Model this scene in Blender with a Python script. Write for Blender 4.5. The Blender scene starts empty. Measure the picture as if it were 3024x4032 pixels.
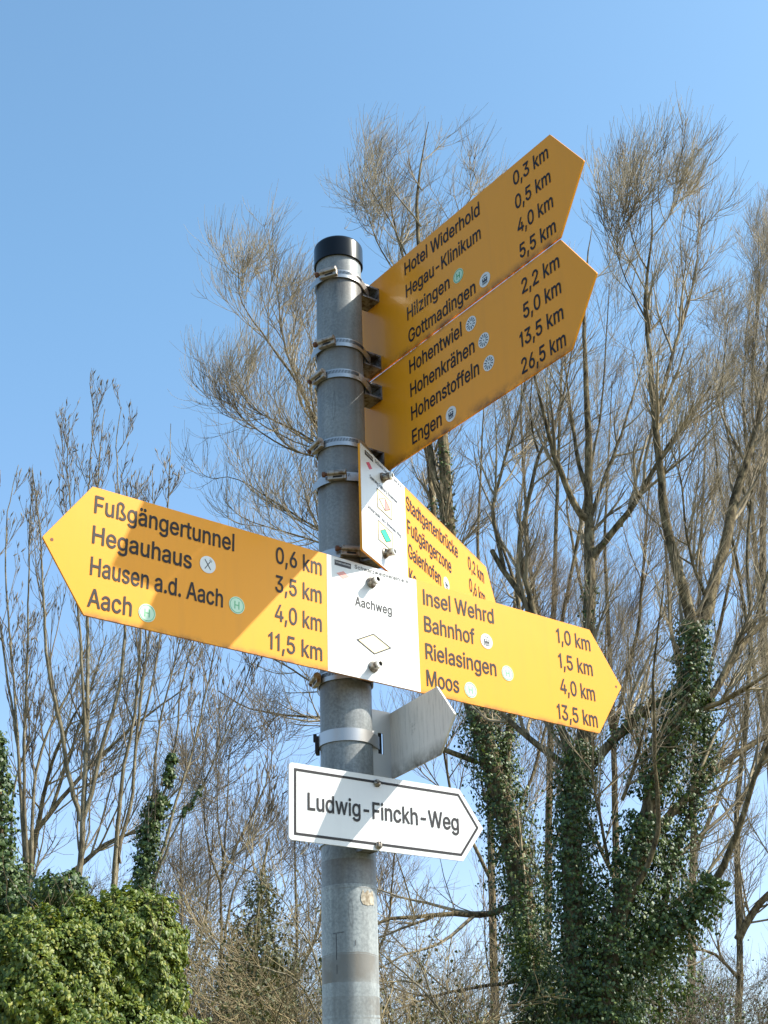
import bpy, bmesh, math, json
import numpy as np
from mathutils import Vector, Matrix, geometry

SC = bpy.context.scene
COL = SC.collection
EYE = 1.6                                   # camera height above the ground
# ------------------------------------------------------------------ camera
FPX, PITCH, ROLL = 5526.41, math.radians(25.62968), math.radians(-1.78768)
PW, PH = 3024, 4032                         # size of the picture the focal length is given for
fw = np.array([0, math.cos(PITCH), math.sin(PITCH)])
rt0 = np.array([1.0, 0, 0]); up0 = np.cross(rt0, fw)
rt = math.cos(ROLL) * rt0 + math.sin(ROLL) * up0
up = -math.sin(ROLL) * rt0 + math.cos(ROLL) * up0
cam = bpy.data.cameras.new('camera'); camo = bpy.data.objects.new('camera', cam); COL.objects.link(camo)
cam.sensor_fit = 'VERTICAL'; cam.sensor_height = 36.0; cam.lens = 36.0 * FPX / PH
cam.clip_start = 0.05; cam.clip_end = 5000
M = Matrix(((rt[0], up[0], -fw[0], 0), (rt[1], up[1], -fw[1], 0), (rt[2], up[2], -fw[2], EYE), (0, 0, 0, 1)))
camo.matrix_world = M
SC.camera = camo
# ------------------------------------------------------------------ light
SUN_AZ, SUN_EL = math.radians(94.8), math.radians(41.8)   # azimuth clockwise from +Y
world = bpy.data.worlds.new('World'); SC.world = world; world.use_nodes = True
wn = world.node_tree; bg = wn.nodes['Background']
sky = wn.nodes.new('ShaderNodeTexSky'); sky.sky_type = 'NISHITA'; sky.sun_disc = False
sky.sun_elevation = SUN_EL; sky.sun_rotation = SUN_AZ
sky.air_density = 1.0; sky.dust_density = 2.2; sky.ozone_density = 1.0; sky.altitude = 400
tintn = wn.nodes.new('ShaderNodeMix'); tintn.data_type = 'RGBA'; tintn.blend_type = 'MULTIPLY'; tintn.inputs[0].default_value = 1
geo = wn.nodes.new('ShaderNodeTexCoord'); sxyz = wn.nodes.new('ShaderNodeSeparateXYZ'); wn.links.new(geo.outputs['Generated'], sxyz.inputs[0])
tr_ = wn.nodes.new('ShaderNodeValToRGB'); wn.links.new(sxyz.outputs[2], tr_.inputs[0]); tr_.color_ramp.interpolation = 'EASE'
tr_.color_ramp.elements[0].position = 0.08; tr_.color_ramp.elements[0].color = (1.22, 1.25, 1.36, 1)
tr_.color_ramp.elements[1].position = 0.62; tr_.color_ramp.elements[1].color = (1.16, 1.50, 1.50, 1)
wn.links.new(tr_.outputs[0], tintn.inputs[7])          # clear spring air: same tint all round, by height above the horizon
wn.links.new(sky.outputs[0], tintn.inputs[6]); wn.links.new(tintn.outputs[2], bg.inputs[0]); bg.inputs[1].default_value = 0.13
sl = bpy.data.lights.new('sun', 'SUN'); sl.energy = 5.0; sl.angle = math.radians(0.5); sl.color = (1.0, 0.93, 0.82)
so = bpy.data.objects.new('sun', sl); COL.objects.link(so)
sd = Vector((math.sin(SUN_AZ) * math.cos(SUN_EL), math.cos(SUN_AZ) * math.cos(SUN_EL), math.sin(SUN_EL)))
so.rotation_euler = sd.to_track_quat('Z', 'Y').to_euler(); so.location = (6, -3, 12)
SC.view_settings.view_transform = 'Standard'; SC.view_settings.look = 'None'
SC.view_settings.exposure = 0.68; SC.view_settings.gamma = 1.0; SC.view_settings.use_curve_mapping = False

# ------------------------------------------------------------------ helpers
def mat(name, base, rough=0.5, metal=0.0, spec=0.5, build=None, coat=0.0):
    m = bpy.data.materials.new(name); m.use_nodes = True
    nt = m.node_tree; b = nt.nodes['Principled BSDF']
    b.inputs['Base Color'].default_value = (*base, 1); b.inputs['Roughness'].default_value = rough
    b.inputs['Metallic'].default_value = metal; b.inputs['Specular IOR Level'].default_value = spec
    b.inputs['Coat Weight'].default_value = coat; b.inputs['Coat Roughness'].default_value = 0.06
    if build: build(nt, b)
    return m
def N(nt, typ, **kw):
    n = nt.nodes.new(typ)
    for k, v in kw.items():
        if k.startswith('_'): setattr(n, k[1:], v)
        else: n.inputs[k.replace('__', ' ')].default_value = v
    return n
def coords(nt, scale=(1, 1, 1), kind='Object'):
    tc = nt.nodes.new('ShaderNodeTexCoord'); mp = nt.nodes.new('ShaderNodeMapping')
    mp.inputs['Scale'].default_value = scale; nt.links.new(tc.outputs[kind], mp.inputs['Vector'])
    return mp.outputs[0]
def noise(nt, vec, scale, detail=4, rough=0.6):
    n = nt.nodes.new('ShaderNodeTexNoise'); n.inputs['Scale'].default_value = scale
    n.inputs['Detail'].default_value = detail; n.inputs['Roughness'].default_value = rough
    nt.links.new(vec, n.inputs['Vector']); return n.outputs['Fac']
def ramp(nt, fac, stops):
    r = nt.nodes.new('ShaderNodeValToRGB'); nt.links.new(fac, r.inputs[0])
    e = r.color_ramp.elements
    while len(e) < len(stops): e.new(0.5)
    for el, (p, c) in zip(e, stops):
        el.position = p; el.color = (*c, 1) if len(c) == 3 else c
    return r.outputs[0]
def mix(nt, fac, a, b, mode='MIX'):
    n = nt.nodes.new('ShaderNodeMix'); n.data_type = 'RGBA'; n.blend_type = mode
    for sock, v in ((n.inputs[0], fac), (n.inputs[6], a), (n.inputs[7], b)):
        if hasattr(v, 'is_output') or isinstance(v, bpy.types.NodeSocket): nt.links.new(v, sock)
        elif isinstance(v, (int, float)): sock.default_value = v
        else: sock.default_value = (*v, 1)
    return n.outputs[2]
def math_(nt, op, a, b=0.0, clamp=False):
    n = nt.nodes.new('ShaderNodeMath'); n.operation = op; n.use_clamp = clamp
    for sock, v in ((n.inputs[0], a), (n.inputs[1], b)):
        if isinstance(v, bpy.types.NodeSocket): nt.links.new(v, sock)
        else: sock.default_value = v
    return n.outputs[0]
def bump(nt, b, h, strength, dist):
    n = nt.nodes.new('ShaderNodeBump'); n.inputs['Strength'].default_value = strength
    n.inputs['Distance'].default_value = dist; nt.links.new(h, n.inputs['Height'])
    nt.links.new(n.outputs[0], b.inputs['Normal'])

def link(name, me, m, parent=None, smooth=False):
    o = bpy.data.objects.new(name, me); COL.objects.link(o)
    if m is not None: me.materials.append(m)
    if parent is not None: o.parent = parent
    if smooth:
        me.polygons.foreach_set('use_smooth', [True] * len(me.polygons))
    return o
def empty(name, loc, rz=0.0):
    o = bpy.data.objects.new(name, None); COL.objects.link(o)
    o.location = loc; o.rotation_euler = (0, 0, rz); o.empty_display_size = 0.1
    return o
def tag(o, label=None, cat=None, group=None, kind=None):
    for k, v in (('label', label), ('category', cat), ('group', group), ('kind', kind)):
        if v: o[k] = v
    return o
def npmesh(name, V, F, attr=None):
    V = np.asarray(V, np.float32); F = np.asarray(F, np.int32); k = F.shape[1]
    me = bpy.data.meshes.new(name)
    me.vertices.add(len(V)); me.vertices.foreach_set('co', V.ravel())
    me.loops.add(F.size); me.loops.foreach_set('vertex_index', F.ravel())
    me.polygons.add(len(F)); me.polygons.foreach_set('loop_start', np.arange(0, F.size, k, dtype=np.int32))
    try: me.polygons.foreach_set('loop_total', np.full(len(F), k, np.int32))
    except Exception: pass
    if attr is not None:
        a = me.attributes.new('tint', 'FLOAT', 'POINT'); a.data.foreach_set('value', np.asarray(attr, np.float32))
    me.update(calc_edges=True); me.validate()
    return me
def bm_obj(name, bm, m, parent=None, smooth=False, bevel=0.0):
    bmesh.ops.recalc_face_normals(bm, faces=bm.faces)
    me = bpy.data.meshes.new(name); bm.to_mesh(me); bm.free()
    o = link(name, me, m, parent, smooth)
    if bevel:
        md = o.modifiers.new('bevel', 'BEVEL'); md.width = bevel; md.segments = 2; md.limit_method = 'ANGLE'
    if smooth:
        me.set_sharp_from_angle(angle=math.radians(38))
    return o
def box(bm, x0, x1, y0, y1, z0, z1, mtx=None):
    vs = [bm.verts.new(Vector(p)) for p in ((x0,y0,z0),(x1,y0,z0),(x1,y1,z0),(x0,y1,z0),(x0,y0,z1),(x1,y0,z1),(x1,y1,z1),(x0,y1,z1))]
    if mtx is not None:
        for v in vs: v.co = mtx @ v.co
    for f in ((0,1,2,3),(4,5,6,7),(0,1,5,4),(1,2,6,5),(2,3,7,6),(3,0,4,7)):
        bm.faces.new([vs[i] for i in f])
    return vs
def lathe(bm, prof, n=32, mtx=None, cap=(True, True)):
    # prof: list of (radius, height) turned about the local z axis
    rings = []
    for r, z in prof:
        ring = [bm.verts.new(Vector((r*math.cos(2*math.pi*i/n), r*math.sin(2*math.pi*i/n), z))) for i in range(n)]
        rings.append(ring)
    for a, b in zip(rings, rings[1:]):
        for i in range(n): bm.faces.new((a[i], a[(i+1) % n], b[(i+1) % n], b[i]))
    if cap[0]: bm.faces.new(rings[0])
    if cap[1]: bm.faces.new(rings[-1])
    if mtx is not None:
        for ring in rings:
            for v in ring: v.co = mtx @ v.co
def round_poly(pts, rad, seg=4):
    out = []; n = len(pts)
    for i in range(n):
        p0, p, p1 = (np.array(pts[(i+k) % n], float) for k in (-1, 0, 1))
        a = (p0-p)/np.linalg.norm(p0-p); b = (p1-p)/np.linalg.norm(p1-p)
        r = rad[i] if isinstance(rad, (list, tuple)) else rad
        if r <= 0: out.append(tuple(p)); continue
        h = math.acos(max(-1, min(1, a@b)))/2; d = r/math.tan(h)
        s, e = p+a*d, p+b*d
        for k in range(seg+1):
            t = k/seg
            out.append(tuple((1-t)**2*s+2*t*(1-t)*p+t*t*e))
    return out
def plate(name, pts, y0, y1, m, parent, bevel=0.0):
    # flat plate: outline in local x,z, thickness from y0 (front) to y1 (back)
    bm = bmesh.new()
    f = [bm.verts.new((x, y0, z)) for x, z in pts]; b = [bm.verts.new((x, y1, z)) for x, z in pts]
    bm.faces.new(f); bm.faces.new(b[::-1])
    for i in range(len(pts)):
        j = (i+1) % len(pts); bm.faces.new((f[i], f[j], b[j], b[i]))
    return bm_obj(name, bm, m, parent, bevel=bevel)
def sheet(name, polys, y, m, parent, th=0.00035):
    # flat print: thin plates joined (each polygon convex or simple)
    bm = bmesh.new()
    for pts in polys:
        f = [bm.verts.new((x, y, z)) for x, z in pts]; b = [bm.verts.new((x, y+th, z)) for x, z in pts]
        bm.faces.new(f)
        for i in range(len(pts)):
            j = (i+1) % len(pts); bm.faces.new((f[i], f[j], b[j], b[i]))
    return bm_obj(name, bm, m, parent)
def disc_pts(cx, cz, r, n=28): return [(cx+r*math.cos(2*math.pi*i/n), cz+r*math.sin(2*math.pi*i/n)) for i in range(n)]
def stroke(a, b, w):
    a = np.array(a, float); b = np.array(b, float); d = (b-a)/np.linalg.norm(b-a); q = np.array([-d[1], d[0]])*w/2
    return [tuple(a+q), tuple(b+q), tuple(b-q), tuple(a-q)]
def loop_line(pts, w):
    # closed line of width w following pts, as quads with mitred corners
    n = len(pts); P = [np.array(p, float) for p in pts]; out = []; ins = []; ous = []
    for i in range(n):
        a, p, b = P[i-1], P[i], P[(i+1) % n]
        d1 = (p-a)/np.linalg.norm(p-a); d2 = (b-p)/np.linalg.norm(b-p)
        n1 = np.array([-d1[1], d1[0]]); n2 = np.array([-d2[1], d2[0]]); m = n1+n2; m /= max(1e-6, m@n1)
        ins.append(tuple(p+m*w/2)); ous.append(tuple(p-m*w/2))
    for i in range(n):
        j = (i+1) % n; out.append([ins[i], ins[j], ous[j], ous[i]])
    return out

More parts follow.
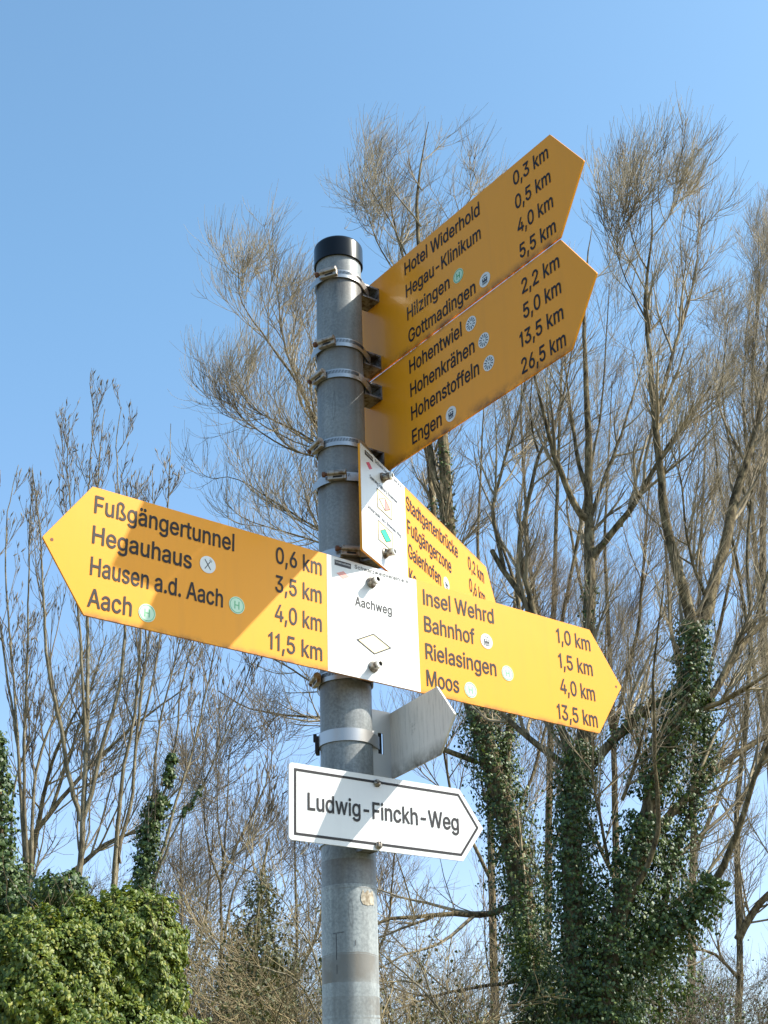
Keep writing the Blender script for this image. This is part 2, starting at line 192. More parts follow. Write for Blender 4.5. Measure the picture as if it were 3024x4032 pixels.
# ------------------------------------------------------------------ lettering (glyph outlines: advance, contours in 1/1000)
FONT = json.loads('''{",":[188,[[38,-119,68,71,137,71,84,-119]]],"-":[453,[[337,244,337,188,114,188,114,244]]],".":[188,[[86,-4,70,3,63,9,57,16,50,32,50,50,53,59,57,66,63,73,70,79,86,86,95,87,104,86,121,79,128,73,134,66,138,59,141,41,138,24,134,16,128,9,121,3,104,-4]]],"0":[453,[[227,-7,199,-5,174,1,151,11,130,24,111,41,95,62,80,86,69,113,60,144,53,178,49,214,48,254,49,294,53,330,60,364,69,395,81,422,95,447,112,467,130,484,151,498,174,508,200,514,227,516,254,514,279,508,302,498,323,484,342,467,358,447,372,422,384,395,393,364,400,330,404,294,405,254,404,214,400,178,393,144,384,113,373,86,359,62,342,41,323,24,302,11,279,1,254,-5],[227,50,245,51,261,56,276,63,290,74,303,87,313,103,323,122,330,144,336,168,340,194,343,223,344,254,343,285,340,314,336,341,330,365,323,387,303,422,290,435,276,446,261,453,245,458,227,460,209,458,192,453,177,446,163,435,151,422,140,405,131,387,123,365,117,341,113,314,110,285,109,254,110,223,113,194,117,168,123,144,131,122,140,103,151,87,163,74,177,63,192,56,209,51]]],"1":[453,[[76,0,76,55,391,55,391,0],[276,509,276,0,212,0,212,448,209,448,86,358,86,427,198,509]]],"2":[453,[[64,0,64,47,234,229,248,243,261,257,299,305,311,327,315,337,318,348,320,360,319,385,317,397,308,419,301,428,293,436,273,449,262,454,250,457,237,459,224,460,209,459,196,457,184,453,162,441,153,433,145,424,134,402,130,390,128,376,127,362,66,362,67,384,71,405,77,424,86,442,98,459,111,473,126,486,143,496,162,505,182,511,203,514,225,516,247,514,268,511,288,505,306,497,323,486,337,474,350,461,361,445,370,428,376,411,380,392,381,372,380,358,375,331,371,318,365,304,357,290,336,259,322,241,288,202,153,60,153,57,389,57,389,0]]],"3":[453,[[218,-7,195,-6,173,-3,152,2,133,10,114,19,98,30,83,43,70,57,60,74,52,91,46,111,44,132,109,132,111,119,115,107,126,87,134,78,154,64,165,59,178,55,191,52,204,50,219,50,234,51,248,53,262,56,275,61,287,67,297,74,307,83,315,93,321,104,325,116,328,130,329,145,326,172,322,184,316,196,308,207,299,217,288,226,275,234,260,240,242,244,223,247,201,248,157,248,157,299,288,448,288,452,70,452,70,509,372,509,372,461,211,278,211,289,239,290,264,288,287,284,308,276,327,265,344,253,359,239,371,222,381,205,387,186,392,166,393,145,392,123,387,103,380,84,370,66,358,50,344,36,327,23,309,12,288,4,266,-2,243,-6]]],"4":[453,[[40,105,40,158,247,509,311,509,109,166,109,163,413,163,413,105],[282,0,282,318,343,318,343,0]]],"5":[453,[[221,-7,199,-6,178,-2,159,3,140,11,123,21,108,32,94,45,83,60,73,76,66,93,62,111,60,130,122,130,127,108,132,98,145,80,163,66,173,60,196,52,208,50,221,50,236,51,250,53,264,58,276,64,288,72,307,92,314,104,320,117,324,131,327,146,328,162,327,178,324,193,320,208,314,221,306,233,297,244,286,254,275,262,262,269,248,273,233,276,218,277,192,275,156,264,128,246,67,253,96,509,366,509,366,452,151,452,134,301,136,301,155,315,190,329,216,333,229,334,247,333,263,330,279,326,294,321,308,314,321,306,334,296,345,285,355,273,364,260,372,246,379,231,384,215,388,199,390,181,391,163,390,139,385,117,379,95,369,76,357,57,343,41,327,27,309,15,289,6,268,-1,245,-5]]],"6":[453,[[226,-7,203,-5,182,-1,161,5,142,15,125,26,109,40,96,56,84,74,75,94,69,115,65,138,64,162,65,180,68,199,73,219,80,239,89,261,102,285,118,311,137,340,252,509,322,509,151,261,145,261,165,288,179,299,224,314,257,313,278,309,298,303,316,295,332,284,346,271,359,257,370,240,378,221,384,201,388,180,389,157,388,134,384,112,377,92,368,73,356,55,343,39,327,26,310,14,291,5,271,-2,249,-6],[226,48,241,49,254,52,267,56,279,63,289,70,299,79,314,101,320,114,324,128,327,142,327,173,324,187,320,201,307,225,299,235,289,244,279,251,267,258,254,262,241,264,226,265,212,264,198,262,186,258,174,252,163,244,153,235,145,225,138,214,132,201,128,188,126,174,125,158,126,143,128,128,132,114,145,90,153,79,163,70,186,56,198,52,212,49]]],"7":[453,[[97,0,323,448,323,452,62,452,62,509,391,509,391,449,165,0]]],"8":[453,[[226,-7,201,-6,178,-2,156,3,136,11,117,21,101,33,86,47,74,62,64,78,57,96,53,115,52,135,53,151,55,166,59,181,65,195,72,208,90,231,101,241,125,256,139,261,153,265,153,267,135,273,119,282,105,293,93,308,83,324,76,342,72,360,70,380,72,399,75,417,82,434,90,450,101,464,114,477,129,488,146,498,164,506,184,511,204,514,226,516,248,514,269,511,288,506,306,498,323,488,337,477,350,464,361,450,370,434,377,417,380,399,382,380,380,361,376,342,369,324,359,308,347,293,333,282,318,273,300,267,300,265,314,261,327,256,351,241,362,231,372,220,380,208,387,195,393,181,397,166,400,151,401,135,399,115,395,96,388,78,378,62,366,47,352,33,335,21,317,11,296,3,275,-2,251,-6],[226,49,243,50,258,52,272,55,285,60,296,66,307,74,323,91,329,102,333,113,336,126,337,139,336,152,333,165,329,177,322,189,314,199,305,208,295,216,283,223,270,228,256,232,242,234,226,235,211,234,196,232,182,228,169,223,157,216,147,208,138,199,130,189,123,177,119,165,116,152,115,139,116,126,119,113,123,102,129,91,136,82,145,74,156,66,167,60,180,55,195,52,210,50],[239,290,252,292,274,300,284,306,293,313,307,330,316,351,318,363,319,376,318,388,313,410,308,420,294,437,285,444,264,454,240,459,226,460,213,459,200,457,188,454,167,444,151,429,139,410,134,388,133,376,134,363,136,351,139,341,151,321,159,313,168,306,178,300,201,292,213,290]]],"9":[453,[[226,516,249,514,271,510,291,503,310,494,328,482,343,468,356,452,368,434,377,414,384,393,388,371,389,347,388,328,385,309,380,290,373,270,363,248,350,224,334,197,315,168,200,0,130,0,301,248,307,248,294,227,281,215,238,196,195,196,175,199,155,206,137,214,121,225,106,237,94,252,83,269,74,287,68,307,65,329,64,352,65,375,69,397,75,417,85,436,96,454,110,469,125,483,143,494,162,504,182,510,203,514],[226,460,212,459,199,457,186,452,174,446,163,438,145,419,138,407,133,395,129,381,126,367,125,352,126,336,129,322,133,308,138,295,145,284,163,265,174,257,186,251,199,247,212,244,226,243,240,244,254,247,267,251,279,257,299,273,314,295,320,308,324,321,327,335,327,366,324,381,320,394,314,407,307,419,299,429,290,438,279,446,267,452,254,457,241,459]]],"A":[480,[[16,0,201,509,276,509,463,0,395,0,287,302,257,394,250,420,241,447,232,478,245,478,228,419,213,371,206,351,201,333,195,317,191,302,85,0],[110,142,110,199,370,199,370,142]]],"B":[456,[[60,0,60,509,241,509,266,508,289,504,310,499,329,491,345,481,359,469,371,456,381,442,388,426,394,410,397,392,398,374,397,358,395,344,392,331,387,320,373,301,365,293,347,280,326,270,315,267,315,262,327,261,351,252,363,245,374,237,385,227,394,216,402,203,409,189,414,173,417,155,418,136,417,117,413,100,408,83,400,67,390,52,377,39,362,28,344,18,324,10,301,4,275,1,247,0],[125,57,245,57,272,58,296,63,315,70,330,80,341,92,349,105,354,120,355,149,348,173,342,184,335,194,327,203,317,211,306,218,293,224,279,228,264,230,248,231,125,231],[125,285,238,285,252,286,265,288,277,291,299,302,308,309,316,317,323,326,329,337,333,348,335,359,336,372,334,388,330,403,323,417,313,429,299,439,283,446,263,450,240,452,125,452]]],"E":[419,[[60,0,60,509,372,509,372,452,125,452,125,286,355,286,355,229,125,229,125,57,375,57,375,0]]],"F":[410,[[60,0,60,509,369,509,369,452,125,452,125,278,346,278,346,221,125,221,125,0]]],"G":[520,[[269,-7,236,-5,205,1,176,11,149,25,125,43,104,64,85,88,69,116,57,146,47,179,42,215,40,254,42,293,47,329,57,362,69,393,85,421,103,445,125,466,149,484,175,498,203,508,233,514,265,516,285,515,304,513,322,509,340,504,358,497,374,489,389,480,416,458,429,445,449,416,458,401,465,384,470,367,474,349,408,349,404,361,380,403,365,420,347,434,304,452,265,456,243,454,222,450,202,443,183,432,166,419,150,404,137,385,125,364,116,340,109,314,105,285,103,254,105,223,109,194,116,168,125,145,137,124,151,105,166,90,184,76,203,66,224,59,246,54,269,53,290,54,309,57,328,63,345,71,360,81,374,93,386,107,396,123,404,141,410,160,414,180,415,202,434,199,283,199,283,256,478,256,478,200,476,170,471,141,463,115,451,91,436,69,419,50,399,33,377,19,352,8,326,0,298,-5]]],"H":[517,[[60,0,60,509,125,509,125,289,392,289,392,509,457,509,457,0,392,0,392,232,125,232,125,0]]],"I":[300,[[31,0,31,57,118,57,118,452,31,452,31,509,269,509,269,452,183,452,183,57,269,57,269,0]]],"J":[396,[[185,-7,153,-4,124,3,98,15,75,33,57,55,44,81,36,111,33,145,33,173,98,173,98,145,99,123,104,104,111,88,122,74,134,64,149,56,166,51,185,50,204,51,220,56,235,64,248,74,258,88,266,104,270,123,272,145,272,509,336,509,336,145,334,111,326,81,313,55,294,33,271,15,246,3,217,-4]]],"K":[467,[[104,145,104,216,157,282,165,293,212,344,364,509,448,509,231,276,228,276],[60,0,60,509,125,509,125,334,124,225,125,193,125,0],[372,0,188,259,228,309,449,0]]],"L":[393,[[60,0,60,509,125,509,125,57,361,57,361,0]]],"M":[628,[[60,0,60,509,152,509,277,187,322,49,307,49,352,187,476,509,568,509,568,0,504,0,507,457,513,457,471,331,456,291,342,0,286,0,170,291,112,457,119,457,122,0]]],"Q":[533,[[245,159,313,159,384,65,468,-48,401,-48,346,27,331,46],[267,-7,235,-5,205,1,177,11,150,25,126,42,105,63,86,88,70,115,57,146,48,179,42,215,40,254,42,293,48,329,57,362,70,393,86,421,105,445,126,466,150,484,177,498,205,508,235,514,267,516,299,514,329,508,357,498,384,484,408,466,429,445,448,421,464,393,477,362,486,329,491,293,493,254,491,215,486,179,477,146,464,115,448,88,429,63,408,42,384,25,357,11,329,1,299,-5],[267,53,289,54,310,59,330,66,349,76,367,89,383,105,396,123,408,144,418,168,425,194,429,223,430,254,429,286,425,314,418,341,408,365,396,386,383,404,367,420,349,433,330,443,310,450,289,454,267,456,245,454,223,450,203,443,184,433,167,420,151,404,137,385,125,364,116,340,109,314,105,285,103,254,105,223,109,194,116,168,125,144,137,123,151,105,167,89,184,76,203,66,223,59,245,54]]],"R":[449,[[60,0,60,509,236,509,264,507,290,504,313,497,333,489,351,478,367,465,380,450,390,433,399,415,405,395,408,374,409,352,408,330,405,309,399,290,390,271,380,255,367,240,351,228,333,217,312,209,289,203,264,199,236,198,96,198,96,255,234,255,252,256,269,258,284,262,298,267,309,273,319,281,327,290,334,300,339,312,342,324,344,338,345,352,344,367,342,380,339,393,334,405,319,425,309,433,298,440,284,445,269,449,252,451,233,452,125,452,125,0],[353,0,230,229,303,229,428,0]]],"S":[447,[[224,-9,197,-8,172,-4,149,1,128,9,108,19,91,31,76,45,64,60,54,77,46,96,41,115,38,137,104,137,110,110,116,98,123,88,132,79,142,71,154,64,166,59,180,55,194,52,209,50,224,49,241,50,257,52,272,55,286,60,299,66,311,74,321,82,336,102,345,126,346,139,345,151,338,171,332,179,325,186,296,205,272,214,184,239,154,249,128,260,105,274,86,289,71,307,60,326,54,348,52,372,53,393,58,413,65,431,75,448,87,463,102,476,119,488,138,498,158,506,180,511,203,514,227,516,252,514,275,511,296,505,316,498,334,488,351,476,365,463,377,449,387,433,394,415,399,397,401,378,337,378,334,396,326,412,316,426,302,437,286,447,267,453,247,457,225,459,209,458,194,456,167,448,145,435,136,427,123,409,118,398,115,376,116,363,119,352,124,342,139,326,148,319,158,313,212,293,276,276,312,264,336,252,359,238,379,220,395,198,401,185,405,171,407,155,408,139,407,118,403,99,396,81,386,64,374,48,360,34,343,21,323,11,302,2,278,-4,252,-8]]],"V":[480,[[204,0,16,509,84,509,209,158,215,137,239,61,248,31,235,31,252,90,267,138,274,158,279,176,290,206,395,509,463,509,278,0]]],"W":[686,[[155,0,16,509,82,509,163,196,166,183,170,171,173,158,175,145,187,94,189,80,197,40,189,40,192,53,194,67,203,107,205,120,214,158,224,196,306,509,380,509,462,196,492,67,494,53,497,40,488,40,491,53,493,67,502,107,504,120,513,158,523,196,603,509,670,509,530,0,455,0,368,323,363,339,347,410,344,431,336,475,350,475,342,433,339,413,323,341,318,323,230,0]]],"a":[389,[[160,-9,142,-8,126,-5,110,-1,94,5,80,12,57,32,48,45,40,58,35,73,31,90,30,108,31,123,34,138,38,150,43,161,50,171,67,187,89,199,125,211,222,225,270,238,271,288,267,297,256,311,240,322,220,329,196,331,171,329,159,326,140,318,100,274,41,291,48,308,57,322,67,335,79,346,104,364,118,370,133,375,148,379,163,382,179,384,227,382,275,367,296,353,315,333,329,306,333,290,336,272,337,251,337,0,277,0,277,52,272,52,269,45,252,25,226,6,215,1,203,-3,190,-6,176,-8],[170,45,187,46,202,49,216,53,228,59,239,66,257,83,269,104,275,126,276,138,276,190,134,159,125,155,103,139,98,132,92,95,94,87,107,66,121,56]]],"b":[424,[[229,-8,213,-7,198,-5,184,-1,172,4,162,10,138,31,118,59,112,59,112,0,53,0,53,509,114,509,114,319,118,319,137,346,161,367,171,373,183,378,212,384,229,384,252,383,274,378,294,371,313,361,330,347,345,332,359,313,370,293,379,270,385,245,389,218,390,189,389,160,385,133,379,108,370,84,359,64,346,45,330,29,313,16,294,5,274,-2,252,-7],[220,47,237,48,253,51,267,57,291,76,301,88,309,101,316,117,321,133,325,151,327,170,328,189,327,209,325,227,321,245,316,261,309,276,301,290,291,301,280,311,267,319,253,325,237,329,220,330,203,329,188,325,174,320,161,312,150,302,140,291,132,278,125,263,120,247,116,229,113,210,113,169,116,150,120,132,125,115,132,100,140,86,150,75,162,65,174,57,188,51,204,48]]],"c":[396,[[207,-8,182,-7,159,-2,137,6,117,16,98,30,82,46,68,64,56,85,46,108,40,133,36,159,34,187,36,216,40,243,46,268,56,291,68,312,82,330,98,346,117,360,137,371,159,378,182,383,207,384,221,384,234,383,260,377,284,368,315,349,324,341,347,312,353,301,362,277,303,262,226,329,207,330,189,329,173,325,158,319,145,310,134,300,124,287,115,274,108,258,103,242,99,224,97,206,96,187,97,169,99,151,103,134,108,117,115,102,124,89,134,76,145,66,158,57,173,51,189,48,207,46,234,49,304,117,363,102,354,78,334,46,306,21,285,9,261,-1,248,-4,221,-8]]],"d":[424,[[195,-8,172,-7,151,-2,130,5,111,16,94,29,79,45,66,64,55,84,46,108,39,133,35,160,34,189,35,218,39,245,46,270,55,293,66,313,79,332,95,347,112,361,131,371,151,378,173,383,196,384,213,384,241,378,253,373,263,367,287,346,306,319,311,319,311,509,372,509,372,0,313,0,313,59,307,59,287,31,263,10,241,-1,227,-5,212,-7],[205,47,221,48,236,51,250,57,263,65,274,75,284,86,293,100,305,132,309,150,311,169,312,189,311,210,309,229,305,247,300,263,293,278,284,291,275,302,263,312,251,320,237,325,221,329,205,330,187,329,172,325,157,319,145,311,133,301,124,290,115,276,108,261,103,245,99,227,97,209,96,189,97,170,99,151,103,133,115,101,124,88,134,76,145,66,158,57,172,51,188,48]]],"e":[404,[[212,-8,185,-7,161,-2,138,6,117,16,98,30,82,46,68,64,56,85,46,108,40,132,35,159,34,187,35,215,39,242,46,267,55,290,67,311,81,329,97,346,115,359,135,370,157,378,180,383,205,384,221,384,236,382,251,379,266,374,280,368,294,361,319,341,331,329,341,315,350,299,357,282,363,263,368,242,370,219,371,194,371,169,75,169,75,221,338,221,310,202,309,220,307,237,303,254,298,269,291,282,283,294,273,305,263,314,250,321,237,326,222,329,205,330,189,329,173,326,159,321,146,313,135,304,125,294,116,282,109,270,103,256,99,241,97,226,96,211,96,178,97,157,100,139,104,122,110,106,118,92,128,80,139,70,151,61,165,55,179,50,195,47,212,46,263,56,278,66,292,80,302,96,306,105,365,91,360,77,353,63,345,51,335,39,324,29,311,19,298,11,283,4,266,-1,249,-5,231,-7]]],"f":[254,[[228,379,228,327,6,327,6,379],[81,0,81,432,82,447,84,461,89,474,96,486,104,496,113,505,124,513,135,519,148,524,161,527,174,529,243,521,227,468,182,473,171,470,162,466,154,460,149,452,145,443,142,431,142,0]]],"g":[425,[[207,-151,187,-150,168,-148,134,-140,119,-134,105,-127,93,-119,82,-110,64,-91,51,-69,101,-41,136,-78,154,-88,165,-92,178,-95,192,-97,207,-97,229,-96,249,-92,267,-85,282,-75,295,-62,304,-47,310,-28,311,-6,311,68,306,68,287,41,280,34,263,21,241,11,212,5,195,5,173,6,152,10,132,17,113,27,95,39,80,53,67,71,55,90,46,112,39,136,35,163,34,191,35,220,39,246,46,271,55,293,66,314,80,332,95,347,112,361,131,371,152,378,173,383,196,384,213,384,228,382,242,378,264,367,288,346,308,319,313,319,313,379,372,379,372,-9,371,-32,367,-54,360,-73,350,-90,338,-104,324,-117,308,-127,291,-136,271,-142,251,-147,229,-150],[205,59,222,60,237,63,251,68,264,75,275,84,285,95,293,107,300,121,305,137,309,154,312,172,312,212,309,231,305,248,300,264,293,278,285,291,275,303,264,312,251,320,237,325,222,329,205,330,188,329,172,325,158,320,145,312,134,302,124,290,115,277,103,246,99,229,97,212,96,193,97,173,99,155,103,138,109,123,116,108,124,96,134,85,145,76,158,68,172,63,188,60]]],"h":[410,[[114,0,53,0,53,509,114,509,114,287,102,287,112,312,124,332,137,349,152,362,169,372,187,379,207,383,227,384,246,383,264,380,280,376,295,369,309,360,321,349,332,336,341,321,348,304,353,285,356,264,357,240,357,0,296,0,296,235,295,256,290,275,283,291,273,304,260,315,246,323,229,328,210,329,197,328,184,326,172,322,150,311,141,303,126,283,121,271,117,257,114,243]]],"i":[167,[[53,0,53,379,114,379,114,0],[84,443,60,449,48,461,44,468,41,483,44,499,48,506,67,521,84,524,100,521,114,512,126,491,126,475,107,449]]],"k":[381,[[110,137,110,212,121,212,284,379,360,379,184,199,177,199],[53,0,53,509,114,509,114,0],[294,0,148,186,191,229,372,0]]],"l":[189,[[119,-1,101,3,86,10,74,20,65,33,58,47,54,65,53,84,53,509,114,509,117,68,130,54,170,54,181,3]]],"m":[610,[[53,0,53,379,112,379,112,295,108,295,112,310,118,323,132,346,141,355,161,370,172,376,195,384,207,386,239,385,257,380,273,372,287,361,299,347,309,331,316,314,321,295,312,295,322,321,337,343,347,353,368,369,381,375,394,380,407,383,422,385,437,386,453,385,468,383,483,378,497,372,510,364,522,354,532,342,541,328,548,313,553,296,556,276,557,255,557,0,496,0,496,254,494,273,490,289,483,302,473,313,460,321,447,326,433,329,419,330,406,330,395,328,374,320,365,314,351,299,345,290,338,270,336,259,335,247,335,0,274,0,274,260,273,275,269,288,262,301,253,311,242,320,229,326,215,329,188,330,168,325,148,314,132,299,126,289,121,278,117,266,114,253,114,0]]],"n":[410,[[114,0,53,0,53,379,112,379,112,287,102,287,112,312,124,332,137,349,152,362,169,372,187,379,207,383,227,384,246,383,264,380,280,376,295,369,309,360,321,349,332,336,341,321,348,304,353,285,356,264,357,240,357,0,296,0,296,235,295,256,290,275,283,291,273,304,260,315,246,323,229,328,210,329,197,328,184,326,172,322,150,311,141,303,126,283,121,271,117,257,114,243]]],"o":[415,[[207,-8,182,-7,159,-2,137,6,117,16,98,30,82,46,68,64,56,85,46,108,40,133,36,159,34,187,36,216,40,243,46,268,56,291,68,312,82,330,98,346,117,360,137,371,159,378,182,383,207,384,233,383,256,378,278,371,299,360,317,346,333,330,347,312,359,291,369,268,376,243,380,216,381,187,380,159,376,133,369,108,359,85,347,64,333,46,317,30,299,16,278,6,256,-2,233,-7],[207,46,226,48,242,51,257,57,270,66,282,76,292,89,300,102,307,117,312,134,316,151,318,169,319,187,318,206,316,224,312,242,307,258,300,274,292,287,282,300,270,310,257,319,242,325,226,329,207,330,189,329,173,325,158,319,145,310,134,300,124,287,115,274,108,258,103,242,99,224,97,206,96,187,97,169,99,151,103,134,108,117,115,102,124,89,134,76,145,66,158,57,173,51,189,48]]],"r":[259,[[53,0,53,379,112,379,112,321,115,321,122,335,130,347,140,358,152,367,166,375,181,380,196,384,243,384,243,322,194,325,182,323,159,315,149,309,132,293,126,284,117,262,114,250,114,0]]],"s":[365,[[182,-8,163,-7,145,-5,128,-2,112,3,98,10,84,18,72,27,62,38,53,50,45,63,40,78,36,94,94,107,99,92,105,79,114,69,124,60,136,54,150,49,165,46,181,45,200,46,217,50,232,55,244,62,255,71,262,81,267,91,268,103,265,121,260,129,254,136,246,142,237,147,212,155,149,170,125,177,104,186,87,196,72,208,61,222,53,237,48,255,47,274,48,290,51,305,57,319,65,332,75,343,87,354,100,363,131,377,149,381,167,384,206,384,239,378,267,366,279,358,290,349,299,339,307,328,314,316,324,290,268,277,264,288,258,298,243,316,232,323,219,328,205,331,187,333,171,332,156,329,143,324,131,317,121,308,114,299,110,289,109,277,112,258,117,250,124,243,133,237,157,227,172,223,229,209,254,202,275,194,292,183,306,171,317,158,325,142,330,125,331,107,330,90,326,75,321,61,312,47,302,35,290,24,276,15,260,6,242,0,223,-5,203,-7]]],"t":[227,[[204,379,204,327,6,327,6,379],[65,471,126,471,126,98,128,76,136,61,142,56,159,51,202,54,213,2,145,-3,125,2,107,10,92,21,80,35,72,52,67,71,65,93]]],"u":[410,[[182,-5,164,-4,146,-1,130,4,115,11,101,20,89,31,78,44,69,59,62,76,57,95,54,116,53,139,53,379,114,379,114,144,115,123,119,105,127,89,137,75,150,64,164,56,181,52,200,50,213,51,226,53,238,57,249,62,259,69,268,77,276,86,283,97,289,109,293,122,295,137,296,153,296,379,357,379,357,0,298,0,298,92,307,92,297,67,286,47,272,30,257,17,240,7,222,0,203,-4]]],"v":[389,[[163,0,17,379,84,379,165,155,177,121,187,87,191,70,206,21,184,21,194,53,198,70,203,87,207,104,213,121,218,138,224,155,305,379,371,379,226,0]]],"w":[567,[[138,0,23,379,87,379,143,177,149,157,165,91,175,41,165,41,180,113,186,135,206,214,252,379,316,379,362,214,382,136,402,41,391,41,397,66,402,90,408,113,423,176,429,195,434,214,480,379,545,379,429,0,368,0,319,172,315,185,297,252,284,309,280,323,277,338,291,338,284,309,280,295,277,280,273,266,270,252,255,198,252,185,248,172,199,0]]],"z":[380,[[42,0,42,46,254,320,254,323,48,323,48,379,333,379,333,331,126,60,126,56,339,56,339,0]]],"\\u00df":[441,[[122,362,122,0,60,0,60,362,63,398,70,429,82,456,99,477,120,494,143,506,169,513,197,516,213,515,229,512,245,508,260,503,275,495,289,486,301,476,312,463,320,448,327,432,331,414,332,393,285,272,288,256,297,241,336,209,362,188,385,162,391,152,396,141,400,129,402,115,403,100,402,84,399,69,394,55,386,42,377,31,366,21,354,13,340,6,324,0,307,-4,289,-6,269,-7,237,-5,207,1,182,10,164,20,187,74,217,58,238,52,251,50,265,50,282,51,297,53,310,58,321,64,330,72,337,81,340,92,342,104,339,123,330,139,309,160,248,209,229,237,223,259,224,291,268,360,272,388,270,405,266,420,259,432,250,442,226,455,212,458,197,459,179,457,164,453,152,446,141,435,133,422,127,405,123,386]]],"\\u00e4":[389,[[160,-9,142,-8,126,-5,110,-1,94,5,80,12,57,32,48,45,40,58,35,73,31,90,30,108,31,123,34,138,38,150,43,161,50,171,67,187,89,199,125,211,222,225,270,238,271,288,267,297,256,311,240,322,220,329,196,331,171,329,159,326,140,318,100,274,41,291,48,308,57,322,67,335,79,346,104,364,118,370,133,375,148,379,163,382,179,384,227,382,275,367,296,353,315,333,329,306,333,290,336,272,337,251,337,0,277,0,277,52,272,52,269,45,252,25,226,6,215,1,203,-3,190,-6,176,-8],[170,45,187,46,202,49,216,53,228,59,239,66,257,83,269,104,275,126,276,138,276,190,134,159,125,155,103,139,98,132,92,95,94,87,107,66,121,56],[261,443,239,449,227,461,221,475,221,491,227,505,239,517,253,523,269,523,290,512,299,499,301,491,301,475,299,468,283,449],[117,443,95,449,80,468,77,483,80,499,89,512,95,517,109,523,126,523,140,517,146,512,155,499,158,483,155,468,140,449]]],"\\u00fc":[410,[[182,-5,164,-4,146,-1,130,4,115,11,101,20,89,31,78,44,69,59,62,76,57,95,54,116,53,139,53,379,114,379,114,144,115,123,119,105,127,89,137,75,150,64,164,56,181,52,200,50,213,51,226,53,238,57,249,62,259,69,268,77,276,86,283,97,289,109,293,122,295,137,296,153,296,379,357,379,357,0,298,0,298,92,307,92,297,67,286,47,272,30,257,17,240,7,222,0,203,-4],[277,443,254,449,239,468,236,483,239,499,248,512,254,517,269,523,285,523,299,517,311,505,317,483,311,461,299,449],[133,443,111,449,99,461,93,475,93,491,104,512,111,517,125,523,141,523,162,512,173,491,173,475,167,461,155,449]]]}''')
CAPH = 0.509
def embolden(c, d):
    # outer contours run clockwise and counters anticlockwise, so moving every point to its left thickens the stroke
    if not d: return c
    P = np.array(c, float).reshape(-1, 2); e = np.roll(P, -1, 0)-P; e /= np.linalg.norm(e, axis=1, keepdims=True)
    n = np.stack([-e[:, 1], e[:, 0]], 1); m = n+np.roll(n, 1, 0); k = np.maximum((m*n).sum(1, keepdims=True), 0.6)
    return (P+m/k*d).ravel()
FONT['I'] = [185, [[60, 0, 60, 509, 125, 509, 125, 0]]]
FONT['l'] = [172, [[56, 0, 56, 530, 116, 530, 116, 0]]]
FONT['1'] = [300, [[150, 0, 150, 405, 60, 352, 60, 414, 128, 455, 168, 509, 214, 509, 214, 0]]]
GL = {}
def glyph(ch, bold):
    """triangles of one glyph, filled by the non-zero winding rule"""
    if (ch, bold) in GL: return GL[ch, bold]
    cons = [np.array(embolden(c, bold*1000), float).reshape(-1, 2)/1000 for c in FONT[ch][1]]
    vs = [Vector(p) for c in cons for p in c]; es = []; k = 0
    for c in cons:
        es += [(k+i, k+(i+1) % len(c)) for i in range(len(c))]; k += len(c)
    V, _, F, *_ = geometry.delaunay_2d_cdt(vs, es, [], 0, 1e-6)
    V = np.array([tuple(v) for v in V]); F = np.array([f[:] for f in F])
    ctr = V[F].mean(1); w = np.zeros(len(F))
    for c in cons:
        a = c[None]-ctr[:, None]; b = np.roll(c, -1, 0)[None]-ctr[:, None]
        w += np.arctan2(a[..., 0]*b[..., 1]-a[..., 1]*b[..., 0], (a*b).sum(-1)).sum(1)/(2*np.pi)
    GL[ch, bold] = (V, F[np.abs(w) > 0.5]); return GL[ch, bold]
def text(s, x0, z0, width, cap, m, parent, y=-0.0006, bold=0.0, label=None, kern=0.0):
    x = 0.0; VV = []; FF = []; n = 0
    for ch in s:
        if ch == ' ': x += 0.19; continue
        V, F = glyph(ch, bold); V = V+[x, 0]; VV.append(V); FF.append(F+n); n += len(V); x += FONT[ch][0]/1000+kern
    V = np.concatenate(VV); F = np.concatenate(FF); lo, hi = V[:, 0].min(), V[:, 0].max()
    out = np.stack([(V[:, 0]-lo)*width/(hi-lo)+x0, np.full(len(V), y), V[:, 1]*cap/CAPH+z0], 1)
    me = npmesh('lettering', out, F)
    o = link('lettering', me, m, parent)
    if label: o['label'] = label
    return o
